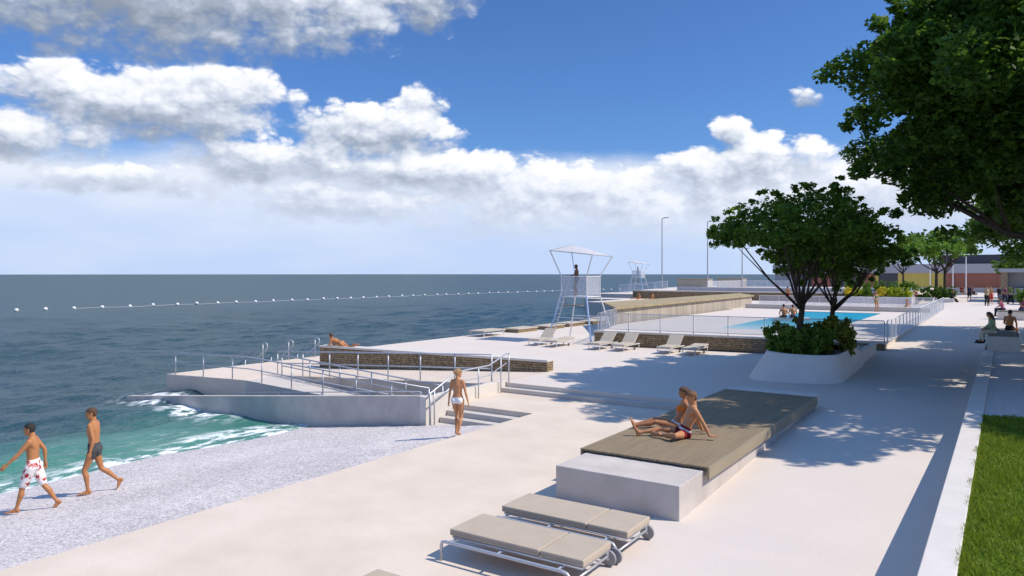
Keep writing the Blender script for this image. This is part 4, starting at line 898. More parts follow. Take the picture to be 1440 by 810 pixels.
def leg(mb, J, s, f0=0., f1=2., grow=0.):
    """thigh (0..1) and shin (1..2)"""
    k = J.k; H, K, A = J.hip[s], J.kn[s], J.an[s]; w = 1.04 if J.fem else 1.
    back = orth((A - H), (K - H).normalized()) if (A - H).cross(K - H).length > 1e-3 else V((-1, 0, 0))
    t = (A - K).normalized(); cb = orth(H - K, t) if (H - K).cross(A - K).length > 1e-3 * 20 else -orth(J.toe[s], t)
    P = [(0, H, .092 * w), (.25, H.lerp(K, .25), .086 * w), (.6, H.lerp(K, .6), .069), (.9, H.lerp(K, .9), .054), (1., K, .053), (1.12, K.lerp(A, .12), .051), (1.32, K.lerp(A, .32) + cb * .014 * k, .057), (1.6, K.lerp(A, .6) + cb * .006 * k, .043), (1.85, K.lerp(A, .85), .034), (2., A, .036)]
    q = [p for p in P if f0 - 1e-6 <= p[0] <= f1 + 1e-6]
    if f1 < 2 and (not q or q[-1][0] < f1 - .03):
        for (a, p, r), (b, p2, r2) in zip(P, P[1:]):
            if a < f1 <= b: u = (f1 - a) / (b - a); q.append((f1, p.lerp(p2, u), r + (r2 - r) * u))
    chain(mb, [p[1] for p in q], [p[2] * k + grow for p in q], J.ps)
def arm(mb, J, s, f1=2., grow=0.):
    k = J.k; A, E, W = J.sh[s], J.el[s], J.wr[s]; w = .84 if J.fem else 1.
    P = [(0, A, .056 * w), (.25, A.lerp(E, .25), .052 * w), (.55, A.lerp(E, .55), .046 * w), (1., E, .037 * w), (1.22, E.lerp(W, .22), .041 * w), (1.6, E.lerp(W, .6), .032 * w), (2., W, .025 * w)]
    q = [p for p in P if p[0] <= f1 + 1e-6]
    chain(mb, [p[1] for p in q], [p[2] * k + grow for p in q])
def hand(mb, J, s):
    k = J.k * (.92 if J.fem else 1.); W, d = J.wr[s], J.hd[s]; th = orth(J.th[s], d); pn = d.cross(th) * s
    kn = W + d * .088 * k
    chain(mb, [W - d * .01 * k, W + d * .035 * k, kn], [(.026 * k, .019 * k), (.038 * k, .017 * k), (.041 * k, .014 * k)], th, 12)
    for off, ln in ((.031, .070), (.0105, .080), (-.0105, .074), (-.031, .058)):
        b = kn + th * off * k; d1 = (d + pn * .22 + th * off * 2).normalized(); d2 = (d + pn * .75).normalized(); m1 = b + d1 * ln * .48 * k; m2 = m1 + d2 * ln * .55 * k
        chain(mb, [b - d * .012 * k, b, m1, m2], [.0098 * k, .0098 * k, .0092 * k, .0078 * k], th, 8)
    b = W + d * .028 * k + th * .026 * k; m1 = b + (d * .6 + th * .75 + pn * .25).normalized() * .036 * k; m2 = m1 + (d * .95 + th * .25 + pn * .3).normalized() * .034 * k
    chain(mb, [b - th * .012 * k, b, m1, m2], [.013 * k, .0125 * k, .0108 * k, .0088 * k], None, 8)
def foot(mb, J, s):
    k = J.k * (.92 if J.fem else 1.); A, d = J.an[s], J.toe[s]; t = (J.an[s] - J.kn[s]).normalized(); dn = orth(t, d); sd = d.cross(dn)
    chain(mb, [A - d * .015 * k + dn * .005, A - d * .035 * k + dn * .045 * k], [.036 * k, .034 * k], sd)
    chain(mb, [A + dn * .012 * k, A + d * .05 * k + dn * .035 * k, A + d * .11 * k + dn * .055 * k, A + d * .155 * k + dn * .063 * k, A + d * .185 * k + dn * .066 * k], [(.034 * k, .034 * k), (.037 * k, .034 * k), (.044 * k, .024 * k), (.044 * k, .017 * k), (.036 * k, .013 * k)], sd)
    chain(mb, [A - d * .045 * k + dn * .058 * k, A + d * .1 * k + dn * .066 * k], [(.030 * k, .016 * k), (.038 * k, .014 * k)], sd)
    for i in range(5):
        o = (i - 2) * .0165 * s; b = A + d * (.175 - .006 * abs(i - (1 if True else 0)) ) * k + dn * .068 * k - sd * o * k
        chain(mb, [b, b + d * (.03 - .004 * i) * k], [(.012 if i == 0 else .009) * k] * 2, sd, 8)
HD = [(-.118, .024, .082, -.045), (-.105, .044, .092, .0), (-.075, .057, .094, .035), (-.035, .064, .094, .07), (.005, .070, .092, .088), (.04, .0735, .094, .098), (.072, .070, .086, .097), (.098, .056, .064, .080), (.115, .034, .036, .05), (.122, .012, .012, .02)]
def head(mb, J):
    k = J.k * (.96 if J.fem else 1.); c, f, u = J.head, J.hf, J.hu; s = u.cross(f); rings = []
    for z, w, fr, bk in HD: rings.append((c + u * z * k + f * (fr - bk) / 2 * k, s, f, w * k, (fr + bk) / 2 * k))
    mb.loft(rings, 20)
    chain(mb, [c + f * .086 * k + u * .028 * k, c + f * .104 * k - u * .006 * k, c + f * .112 * k - u * .024 * k], [(.009 * k, .011 * k), (.011 * k, .012 * k), (.015 * k, .012 * k)], s, 8)
    chain(mb, [c + f * .089 * k - u * .058 * k - s * .018 * k, c + f * .095 * k - u * .058 * k, c + f * .089 * k - u * .058 * k + s * .018 * k], [.008 * k, .010 * k, .008 * k], None, 8)
    chain(mb, [c + f * .085 * k + u * .042 * k - s * .04 * k, c + f * .092 * k + u * .044 * k, c + f * .085 * k + u * .042 * k + s * .04 * k], [.009 * k] * 3, None, 8)
    for q in (-1, 1): chain(mb, [c + s * q * .072 * k + u * .022 * k - f * .012 * k, c + s * q * .074 * k - u * .026 * k - f * .004 * k], [(.016 * k, .009 * k), (.011 * k, .007 * k)], f, 8)
    base = J.neck; chain(mb, [base - (c - base).normalized() * .02 * k, base.lerp(c, .45) - f * .012 * k, c - u * .05 * k - f * .012 * k], [.062 * k * (.84 if J.fem else 1), .054 * k * (.84 if J.fem else 1), .055 * k * (.86 if J.fem else 1)], s)
def hair_mesh(J, style, mb=None):
    mb = MB(); k = J.k * (.96 if J.fem else 1.); c, f, u = J.head, J.hf, J.hu; s = u.cross(f); g = .006 if style == 'short' else .014
    rows = [(-.062, .052, -.028, .070), (-.03, .068, -.018, .086), (.005, .074, -.002, .096), (.035, .0755, .03, .102), (.055, .075, .088, .101), (.075, .071, .090, .098), (.099, .058, .070, .083), (.118, .036, .042, .054), (.128, .014, .016, .022)]
    if style == 'bald': rows = []
    R = [(c + u * z * k + f * (fr - bk) / 2 * k, s, f, (w + g) * k, ((fr + bk) / 2 + g) * k) for z, w, fr, bk in rows]
    mb.loft(R, 20); rr = random.Random(3)
    for _ in range(34):                    # tousled locks
        a = rr.uniform(.6, 5.68); z = rr.uniform(.0, .115); w_ = math.sqrt(max(0, 1 - (z / .13) ** 2)); mb.ball(c + (f * math.cos(a) * .092 + s * math.sin(a) * .072) * k * w_ + u * z * k, .018 * k, 8, 6)
    if style == 'bun': mb.ball(c - f * .105 * k + u * .03 * k, .05 * k)
    if style == 'long':
        d = (J.neck - c).normalized(); chain(mb, [c - f * .06 * k, c - f * .085 * k + d * .10 * k, c - f * .095 * k + d * .22 * k, c - f * .085 * k + d * .32 * k], [(.074 * k, .05 * k), (.078 * k, .045 * k), (.075 * k, .036 * k), (.05 * k, .022 * k)], s)
    return mb
def person(label, J, loc, heading, skin, hair, style='short', wear=(), voxel=.009, group=None, detail=True):
    mb = MB(); k = J.k; torso(mb, J)
    tr = J.chest.lerp(J.neck, .62)
    for s in (1, -1):
        chain(mb, [J.neck - (J.neck - J.chest) * .12, tr.lerp(J.sh[s], .55) + (J.neck - J.chest) * .05, J.sh[s]], [.05 * k, .052 * k, .053 * k * (.84 if J.fem else 1)])
        _, sd, fr, a, b = torso_at(J, .70)
        chain(mb, [J.chest + J.ss * s * .06 * k + fr * b * .45, J.sh[s] + fr * .01 * k - (J.neck - J.chest).normalized() * .03 * k], [.062 * k, .045 * k]) if not J.fem else mb.ball(J.chest + J.ss * s * .062 * k + fr * b * .80 - (J.neck - J.chest).normalized() * .01 * k, .056 * k)
        chain(mb, [J.chest + J.ss * s * .075 * k - fr * b * .42, J.sh[s] - fr * .012 * k], [.06 * k * (.8 if J.fem else 1), .046 * k * (.8 if J.fem else 1)])
        _, sd, fr, a, b = torso_at(J, .13); mb.ball(J.hip[s] - fr * .055 * k + (J.pel - J.hip[s]) * .1, .082 * k)
        leg(mb, J, s); arm(mb, J, s); hand(mb, J, s); foot(mb, J, s)
    head(mb, J)
    o = fuse(mb, 'person', M[skin], None, voxel, 4); o.location = loc; o.rotation_euler = (0, 0, heading); tag(o, label, 'person', group)
    if style != 'bald': fuse(hair_mesh(J, style), 'hair', M[hair], o, max(voxel, .010), 3)
    if detail:
        c, f, u = J.head, J.hf, J.hu; s = u.cross(f); kk = k * (.96 if J.fem else 1.)
        for q in (1, -1): m = MB(); m.ball(c + f * .088 * kk + u * .018 * kk + s * q * .030 * kk, (.011 * kk, .011 * kk, .008 * kk), 10, 6); m.build('eye', M['eye'], o, smooth=True)
        m = MB(); chain(m, [c + f * .098 * kk - u * .057 * kk - s * .016 * kk, c + f * .1035 * kk - u * .057 * kk, c + f * .098 * kk - u * .057 * kk + s * .016 * kk], [.0045, .006, .0045], None, 8); m.build('mouth', M['lip'], o, smooth=True)
    for w in wear:
        nm, mat = w[0], w[1]; g = .009 if voxel < .012 else .014; m = MB()
        if nm in ('trunks', 'shorts', 'trousers', 'bikini_bottom'):
            if nm == 'bikini_bottom': torso(m, J, .02, .27, g); 
            else: torso(m, J, .0, .36, g)
            for s in (1, -1):
                _, sd, fr, a, b = torso_at(J, .13); m.ball(J.hip[s] - fr * .055 * k + (J.pel - J.hip[s]) * .1, .082 * k + g)
                if nm == 'trunks': leg(m, J, s, 0, .3, g)
                if nm == 'shorts': leg(m, J, s, 0, .85, g + .016)
                if nm == 'trousers': leg(m, J, s, 0, 1.85, g + .012)
        elif nm == 'bikini_top':
            torso(m, J, .66, .80, .006, m=5)
            for s in (1, -1):
                _, sd, fr, a, b = torso_at(J, .70); m.ball(J.chest + J.ss * s * .062 * k + fr * b * .80 - (J.neck - J.chest).normalized() * .01 * k, .056 * k + .006)
        elif nm in ('shirt', 'vest'):
            torso(m, J, .14, .97, g + .008)
            for s in (1, -1):
                chain(m, [tr, J.sh[s]], [.06 * k + g, .058 * k + g])
                if nm == 'shirt': arm(m, J, s, w[2] if len(w) > 2 else .6, g + .006)
                if J.fem: _, sd, fr, a, b = torso_at(J, .70); m.ball(J.chest + J.ss * s * .062 * k + fr * b * .8, .056 * k + g)
        elif nm == 'shoe':
            for s in (1, -1):
                m = MB(); A, d = J.an[s], J.toe[s]; dn = orth((A - J.kn[s]), d); sd = d.cross(dn)
                chain(m, [A - d * .05 * k + dn * .05 * k, A + d * .08 * k + dn * .055 * k, A + d * .19 * k + dn * .062 * k], [(.045 * k, .05 * k), (.052 * k, .04 * k), (.046 * k, .03 * k)], sd); m.build('shoe', M[mat], o, smooth=True)
            continue
        elif nm == 'white_band':
            torso(m, J, .22, .29, g + .006, m=4)
        c = fuse(m, nm, M[mat], o, max(voxel, .009), 3)
    return o

def stand(k=1., fem=False, hf=(1, 0, 0), arms='down', **kw):
    d = dict(pel=(0, 0, .97), chest=(.0, 0, 1.29), neck=(-.015, 0, 1.515), head=(.025, 0, 1.655), hf=hf, ankL=(.03, .10, .085), ankR=(-.03, -.10, .085), kneeL=(1, .1, 0), kneeR=(1, -.1, 0),
             wrL=(.05, .27, .90), wrR=(.05, -.27, .90), elL=(-1, .3, 0), elR=(-1, -.3, 0), toeL=(1, .2, 0), toeR=(1, -.2, 0), k=k, fem=fem)
    if arms == 'folded': d.update(wrL=(.20, -.08, 1.20), wrR=(.22, .08, 1.16), elL=(0, .5, -1), elR=(0, -.5, -1), thL=(0, 0, 1), thR=(0, 0, 1))
    if arms == 'hips': d.update(wrL=(.05, .20, 1.03), wrR=(.05, -.20, 1.03), elL=(-.3, 1, 0), elR=(-.3, -1, 0))
    if arms == 'phone': d.update(wrL=(.05, .27, .9), wrR=(.24, -.10, 1.2), elR=(0, -.4, -1), thR=(0, 0, 1))
    d.update(kw); return pose(**d)
def walk(k=1., fem=False, **kw):
    d = dict(pel=(0, 0, .955), chest=(.02, 0, 1.275), neck=(.02, 0, 1.50), head=(.065, 0, 1.64), hf=(1, 0, -.05), ankL=(.28, .08, .09), ankR=(-.38, -.08, .16), kneeL=(1, 0, 0), kneeR=(1, 0, .3),
             wrL=(-.14, .27, .92), wrR=(.26, -.24, .96), elL=(-1, .3, 0), elR=(-1, -.3, 0), toeL=(1, 0, 0), toeR=(.80, 0, -.6), sside=(.15, 1, 0), k=k, fem=fem)
    d.update(kw); return pose(**d)
def sit(k=1., fem=False, lean=0., **kw):       # origin on the seat under the hips
    d = dict(pel=(0, 0, .10), chest=(.03 + lean, 0, .42), neck=(.06 + lean * 1.6, 0, .64), head=(.11 + lean * 1.7, 0, .78), hf=(1, 0, -.15), ankL=(.42, .12, -.36), ankR=(.50, -.10, -.36), kneeL=(1, .1, 1), kneeR=(1, -.1, 1),
             wrL=(.36, .16, .20), wrR=(.34, -.14, .20), elL=(-.5, .6, -.4), elR=(-.5, -.6, -.4), toeL=(1, .1, -.1), toeR=(1, -.1, -.1), thL=(0, -1, .3), thR=(0, 1, .3), k=k, fem=fem)
    d.update(kw); return pose(**d)
def longsit(k=1., fem=False, **kw):
    d = dict(pel=(-.02, 0, .115), chest=(-.15, 0, .415), neck=(-.20, 0, .63), head=(-.17, 0, .775), hf=(1, 0, -.12), ankL=(.83, .10, .065), ankR=(.84, -.09, .065), kneeL=(.1, .1, 1), kneeR=(.1, -.1, 1),
             wrL=(-.46, .27, .055), wrR=(-.44, -.27, .055), elL=(-1, .2, 0), elR=(-1, -.2, 0), hdL=(-1, .15, -.12), hdR=(-1, -.15, -.12), thL=(0, -1, 0), thR=(0, 1, 0), toeL=(.25, .3, 1), toeR=(.3, -.25, 1), k=k, fem=fem)
    d.update(kw); return pose(**d)
rad = math.radians
LEFT = rad(180 + 34.1)           # facing along the picture's left
AWAY = rad(90 + 34.1)
W = lambda *a: a
# --- the two men on the pebbles
person('tall tanned man in grey trunks walking barefoot along the pebbles by the water', walk(1.06, ankL=(.10, .07, .085), ankR=(-.44, -.09, .21), toeR=(.55, 0, -.85), wrL=(.03, .27, .90), wrR=(.10, -.27, .90), head=(.05, 0, 1.645), hf=(1, .1, -.12)),
       (-16.55, 8.12, beach_z(-16.55, 8.12)), LEFT + rad(20), 'skin_tan', 'hair_brown', wear=[W('trunks', 'trunks_grey')], voxel=.0085)
person('dark-haired man in white and red floral shorts striding at the left edge', walk(1.0, ankL=(.27, .08, .09), ankR=(-.40, -.10, .15), wrL=(.34, .30, 1.02), wrR=(-.10, -.29, .93), sside=(-.15, 1, 0), elL=(-.7, .5, -.5)),
       (-16.10, 6.72, beach_z(-16.1, 6.72)), LEFT + rad(10), 'skin_tan', 'hair_black', wear=[W('shorts', 'floral')], voxel=.0085)
person('blond woman in a white bikini seen from behind at the edge of the pebbles', walk(.965, True, pel=(0, 0, .965), chest=(0, 0, 1.285), neck=(-.01, 0, 1.505), head=(.03, 0, 1.645), hf=(.75, -.65, -.02), ankL=(.04, .06, .085), ankR=(-.16, -.09, .10), toeR=(.95, -.1, -.25), toeL=(1, .1, 0), wrL=(-.03, .25, .88), wrR=(.02, -.29, .90), sside=(0, 1, 0)),
       (-11.75, 14.85, -.06), AWAY - rad(20), 'skin_fair', 'hair_blond', 'bun', wear=[W('bikini_bottom', 'white_cloth')], voxel=.0085)
# --- prone sunbather on the stone wall
person('tanned person lying prone on elbows on top of the stone wall', pose(pel=(-.05, 0, .115), chest=(.24, 0, .20), neck=(.45, 0, .31), head=(.55, 0, .44), hf=(1, 0, .0), ankL=(-.90, .10, .07), ankR=(-.90, -.10, .07), kneeL=(0, .1, -1), kneeR=(0, -.1, -1),
       wrL=(.56, .10, .045), wrR=(.56, -.10, .045), elL=(-.2, .4, -1), elR=(-.2, -.4, -1), toeL=(-1, .1, -.15), toeR=(-1, -.1, -.15), hdL=(1, -.2, 0), hdR=(1, .2, 0), thL=(0, -1, .4), thR=(0, 1, .4), up=(0, 0, 1)),
       (-25.55, 23.52, .765), rad(184), 'skin_tan', 'hair_brown', wear=[W('trunks', 'skin_tan')], voxel=.011, detail=False)
# --- couple on the timber deck
person('man in dark red trunks with a white band sitting on the timber deck', longsit(1.07, ankL=(.47, .10, .055), kneeL=(0, 1, .15), toeL=(.35, -.6, -.12), ankR=(.845, -.06, .065), kneeR=(0, -.1, 1), toeR=(.3, .15, 1), hf=(1, .12, -.25)),
       (-5.62, 14.72, .676), LEFT - rad(2), 'skin_fair', 'hair_light', wear=[W('trunks', 'wine'), W('white_band', 'white_cloth')], voxel=.0085)
person('woman in an orange bikini top leaning back beside the man on the deck', longsit(1.04, True, hf=(1, .1, -.1), ankL=(.84, .05, .07), ankR=(.83, -.08, .065), toeL=(.35, .1, 1), toeR=(.35, -.1, 1)),
       (-6.05, 15.38, .676), LEFT - rad(4), 'skin_bronze', 'hair_brown', 'bun', wear=[W('bikini_bottom', 'white_cloth'), W('bikini_top', 'orange_cloth')], voxel=.0085)
# --- lifeguards
person('dark-skinned lifeguard in grey trunks with folded arms on the near tower platform', stand(1.0, arms='folded', hf=(1, -.1, -.1)), (-20.25, 36.45, 2.85), LEFT - rad(20), 'skin_dark', 'hair_black', wear=[W('trunks', 'trunks_grey')], voxel=.014, detail=False)
person('tiny dark lifeguard standing on the distant tower platform', stand(1.0, arms='hips'), (-51.7, 114.4, 3.5), LEFT, 'skin_dark', 'hair_black', wear=[W('trunks', 'trunks_dark')], voxel=.02, detail=False)
# --- around the pool
person('dark-haired person seen from behind at the pool, left of the pair', sit(1.0), (-12.25, 50.4, DZ + .18), AWAY, 'skin_bronze', 'hair_black', wear=[W('trunks', 'trunks_dark')], voxel=.018, detail=False)
person('dark-haired person seen from behind at the pool, right of the pair', sit(.97, lean=.03), (-11.75, 50.75, DZ + .18), AWAY - rad(8), 'skin_bronze', 'hair_brown', wear=[W('trunks', 'navy_cloth')], voxel=.018, detail=False)
p = MB(); p.prism([(-12.7, 49.9), (-10.7, 50.9), (-11.0, 51.6), (-13.0, 50.6)], .5, DZ + .17); tag(p.build('bench', M['white_concrete']), 'small pale block seat at the pool under the pair seen from behind', 'bench')
person('blond woman in a green bikini standing at the far end of the pool', stand(.97, True, arms='hips'), (-8.75, 65.6, DZ), AWAY + rad(200), 'skin_fair', 'hair_blond', 'bun', wear=[W('bikini_bottom', 'green_cloth'), W('bikini_top', 'green_cloth')], voxel=.015, detail=False)
person('bronzed person standing at the far left corner of the pool terrace', stand(1.0), (-19.2, 80.5, DZ), AWAY - rad(30), 'skin_bronze', 'hair_black', wear=[W('trunks', 'wine')], voxel=.018, detail=False)
person('sunbather reclining on the pavement near the green-bikini woman', longsit(1.0, True), (-7.4, 72.6, DZ + .0), LEFT - rad(10), 'skin_fair', 'hair_blond', 'bun', wear=[W('bikini_bottom', 'cream_cloth'), W('bikini_top', 'cream_cloth')], voxel=.018, detail=False)
person('small bather sitting near the glass fence left of the solarium', longsit(1.0), (-22.6, 46.6, .30), LEFT, 'skin_fair', 'hair_light', wear=[W('trunks', 'red_cloth')], voxel=.018, detail=False)
person('sunbather sitting below the far dark stone wall, left of two', longsit(1.0), (-38.6, 85.4, .88), LEFT, 'skin_tan', 'hair_brown', wear=[W('trunks', 'orange_cloth')], voxel=.022, detail=False)
person('sunbather sitting below the far dark stone wall, right of two', longsit(1.0, True), (-37.0, 85.9, .88), LEFT - rad(30), 'skin_tan', 'hair_brown', 'bun', wear=[W('bikini_bottom', 'orange_cloth'), W('bikini_top', 'orange_cloth')], voxel=.022, detail=False)
person('bare-backed man walking away beside the yellow shrubs', walk(1.0), (-9.0, 98.5, gz(-9, 98.5) + .25), AWAY - rad(20), 'skin_tan', 'hair_black', wear=[W('shorts', 'wine')], voxel=.02, detail=False)
# --- the promenade
def base_g(x, y): return gz(x, y)
person('man in black sitting on the white block by the hedge with legs stretched out', sit(1.0, ankL=(.68, .1, -.40), ankR=(.74, -.1, -.40)), (-4.75, 89.2, 1.5), rad(-30), 'skin_tan', 'hair_black', wear=[W('shirt', 'black_cloth', 1.7), W('trousers', 'black_cloth'), W('shoe', 'black_cloth')], voxel=.018, detail=False)
person('person in black shorts riding past in the middle of the promenade', walk(1.0, fem=False), (-3.3, 92.5, base_g(-3.3, 92.5)), AWAY + rad(160), 'skin_tan', 'hair_black', wear=[W('vest', 'navy_cloth'), W('shorts', 'black_cloth')], voxel=.018, detail=False)
person('man with dark trousers walking on the promenade, front one of a pair', stand(1.02, arms='phone'), (-1.55, 82.0, base_g(-1.55, 82)), AWAY + rad(175), 'skin_tan', 'hair_brown', wear=[W('shirt', 'khaki_cloth'), W('trousers', 'black_cloth'), W('shoe', 'black_cloth')], voxel=.018, detail=False)
person('shirtless walker just right of the man in dark trousers', walk(1.0), (-1.25, 84.2, base_g(-1.2, 84)), AWAY + rad(150), 'skin_tan', 'hair_light', wear=[W('shorts', 'red_cloth')], voxel=.018, detail=False)
person('person in black at the left of the trio near the kiosk pier', stand(1.0), (-.60, 86.5, base_g(-.6, 86.5)), AWAY + rad(200), 'skin_fair', 'hair_black', wear=[W('shirt', 'black_cloth', 1.2), W('trousers', 'denim'), W('shoe', 'black_cloth')], voxel=.018, detail=False)
person('person in a dark top in the middle of the trio near the kiosk pier', walk(1.0), (-.15, 87.4, base_g(-.8, 87)), AWAY + rad(190), 'skin_fair', 'hair_brown', wear=[W('shirt', 'plum_cloth', .6), W('trousers', 'navy_cloth'), W('shoe', 'black_cloth')], voxel=.018, detail=False)
person('person in a grey top at the right of the trio beside the kiosk pier', walk(.97, True), (.35, 86.8, base_g(-.8, 87)), AWAY + rad(170), 'skin_fair', 'hair_brown', 'long', wear=[W('shirt', 'grey_cloth', .6), W('trousers', 'black_cloth'), W('shoe', 'black_cloth')], voxel=.018, detail=False)
person('person in khaki standing far away in front of the rust panels', stand(1.0), (-7.4, 114.5, base_g(-7, 114)), AWAY + rad(90), 'skin_tan', 'hair_black', wear=[W('shirt', 'khaki_cloth'), W('shorts', 'khaki_cloth')], voxel=.022, detail=False)
person('left of two people sitting far away on the long white bench', sit(1.0), (-5.1, 117.2, 1.6), AWAY + rad(180), 'skin_tan', 'hair_black', wear=[W('shirt', 'wine'), W('shorts', 'black_cloth')], voxel=.022, detail=False)
person('right of two people sitting far away on the long white bench', sit(.97, True), (-3.9, 117.2, 1.6), AWAY + rad(180), 'skin_tan', 'hair_brown', 'long', wear=[W('shirt', 'plum_cloth'), W('trousers', 'black_cloth')], voxel=.022, detail=False)
# near bench: woman in sage top, second woman beyond her, shirtless man
person('woman in a sage green top and cream trousers sitting on the near slatted bench', sit(.98, True, hf=(1, -.2, -.05)), (-.48, 38.0, 1.52), rad(180 + 12), 'skin_fair', 'hair_black', 'long', wear=[W('shirt', 'sage_cloth', 1.6), W('trousers', 'cream_cloth'), W('shoe', 'black_cloth')], voxel=.012, detail=False)
person('woman with long dark hair in black sitting beyond the sage-topped woman', sit(.98, True, hf=(1, -.1, -.2), lean=.05), (-.46, 38.95, 1.52), rad(180 + 6), 'skin_fair', 'hair_black', 'long', wear=[W('shirt', 'black_cloth', 1.6), W('trousers', 'black_cloth'), W('shoe', 'black_cloth')], voxel=.013, detail=False)
person('shirtless tanned man seen from behind sitting on the near slatted bench', sit(1.03, lean=-.03, wrR=(-.16, -.36, .08), elR=(-.3, -1, 0), wrL=(.3, .15, .2)), (.12, 40.4, 1.52), rad(66), 'skin_tan', 'hair_black', wear=[W('trunks', 'black_cloth')], voxel=.012, detail=False)
person('person in a rose top sitting on the farther block bench', sit(.98, True, lean=.05), (-.2, 60.4, 1.61), rad(170), 'skin_fair', 'hair_brown', 'long', wear=[W('shirt', 'pink_cloth', 1.5), W('trousers', 'navy_cloth'), W('shoe', 'black_cloth')], voxel=.016, detail=False)
person('person in a plum vest sitting at the right end of the farther bench', sit(1.0, lean=.08, wrL=(.36, .12, .3), wrR=(.36, -.12, .3)), (.85, 60.2, 1.61), rad(-40), 'skin_fair', 'hair_blond', wear=[W('shirt', 'plum_cloth'), W('trousers', 'denim'), W('shoe', 'black_cloth')], voxel=.016, detail=False)

# ------------------------------------------------------------------ sky, clouds, sun, camera
SUN = V((.81, .30, 1.0)).normalized(); EL = math.asin(SUN.z); AZ = math.atan2(SUN.x, SUN.y)     # azimuth from +Y towards +X
w = bpy.data.worlds.new('World'); S.world = w; w.use_nodes = True
nt = w.node_tree; N, L = nt.nodes, nt.links
bg = N['Background']; bg.inputs['Strength'].default_value = .1
sky = N.new('ShaderNodeTexSky'); sky.sky_type = 'NISHITA'; sky.sun_disc = False; sky.sun_elevation = EL; sky.sun_rotation = AZ
sky.altitude = 0; sky.air_density = 1.0; sky.dust_density = .35; sky.ozone_density = 2.6
# cumulus: azimuth and elevation of each puff's centre in degrees (from the seaward diagonal), half width, half height, weight
CLOUDS = [(-27, 22.0, 19.5, 7.3, 1.6), (-12.5, 19.0, 4.2, 2.6, 1.0), (-7.2, 22.0, 5.0, 3.6, 1.2), (-27.0, 11.7, 9.0, 2.8, 1.25), (-21.5, 13.0, 5.0, 1.9, 1.0), (-10.6, 10.9, 6.4, 2.4, 1.25), (-6.9, 13.0, 1.6, 1.5, .8),
          (-34.0, 9.0, 6.5, 1.9, .9), (-17.5, 8.4, 7.0, 2.0, 1.0), (-8.8, 7.7, 6.5, 2.0, 1.05), (-2.6, 7.0, 4.5, 2.3, 1.0), (2.4, 5.6, 6.0, 3.2, 1.1), (8.4, 5.2, 6.0, 3.0, 1.1), (17.2, 7.7, 6.6, 2.3, 1.2), (16.4, 10.0, 2.0, 1.3, .8),
          (15.0, 4.8, 8, 2.7, .9), (-13, 5.4, 9, 1.7, .75), (-1, 4.0, 7, 2.0, .8), (8, 3.4, 8, 1.8, .8), (-28, 6.6, 6, 1.0, .5), (22.1, 12.8, .95, .75, .62), (29, 5.0, 8, 3.2, .8), (36, 9.0, 7, 2.6, .8), (48, 13, 14, 5, 1.0), (-60, 12, 16, 5, 1.0), (130, 10, 18, 4, .8)]
def mk_group(name, outs):
    g = bpy.data.node_groups.new(name, 'ShaderNodeTree'); g.interface.new_socket('P', in_out='INPUT', socket_type='NodeSocketVector')
    for o_ in outs: g.interface.new_socket(o_, in_out='OUTPUT', socket_type='NodeSocketFloat')
    n, l = g.nodes, g.links; gi = n.new('NodeGroupInput'); go = n.new('NodeGroupOutput')
    def m(op, a, b=None, c=None, clamp=False):
        q = n.new('ShaderNodeMath'); q.operation = op; q.use_clamp = clamp
        for i, x in enumerate((a, b, c)):
            if x is None: continue
            if isinstance(x, (int, float)): q.inputs[i].default_value = x
            else: l.new(x, q.inputs[i])
        return q.outputs[0]
    def vm(op, a, b=None, c=None):
        q = n.new('ShaderNodeVectorMath'); q.operation = op
        for i, x in enumerate((a, b, c)):
            if x is None: continue
            if isinstance(x, tuple): q.inputs[i].default_value = x
            else: l.new(x, q.inputs[i])
        return q.outputs['Value'] if op == 'DOT_PRODUCT' else q.outputs[0]
    def noise(vec, scale, det, rough):
        t = n.new('ShaderNodeTexNoise'); t.inputs['Scale'].default_value = scale; t.inputs['Detail'].default_value = det; t.inputs['Roughness'].default_value = rough; l.new(vec, t.inputs['Vector']); return t
    return g, n, l, gi.outputs[0], go, m, vm, noise
def group_noise():
    g, n, l, P, go, m, vm, noise = mk_group('cloud_noise', ['N'])
    sc = vm('MULTIPLY', P, (1, 1.55, 1)); wn = noise(sc, .55, 4, .55); wp = vm('MULTIPLY_ADD', wn.outputs['Color'], (1.5, 1.5, 0), sc)
    v = n.new('ShaderNodeTexVoronoi'); v.feature = 'SMOOTH_F1'; v.voronoi_dimensions = '2D'; v.inputs['Scale'].default_value = .36; v.inputs['Smoothness'].default_value = .5; v.inputs['Detail'].default_value = 2.5; v.inputs['Roughness'].default_value = .55; v.inputs['Lacunarity'].default_value = 2.3
    l.new(wp, v.inputs['Vector']); f = noise(sc, .20, 8, .54)
    l.new(m('ADD', m('MULTIPLY', m('SUBTRACT', .42, v.outputs['Distance']), 1.35), m('MULTIPLY', m('SUBTRACT', f.outputs['Fac'], .5), 2.6)), go.inputs[0]); return g
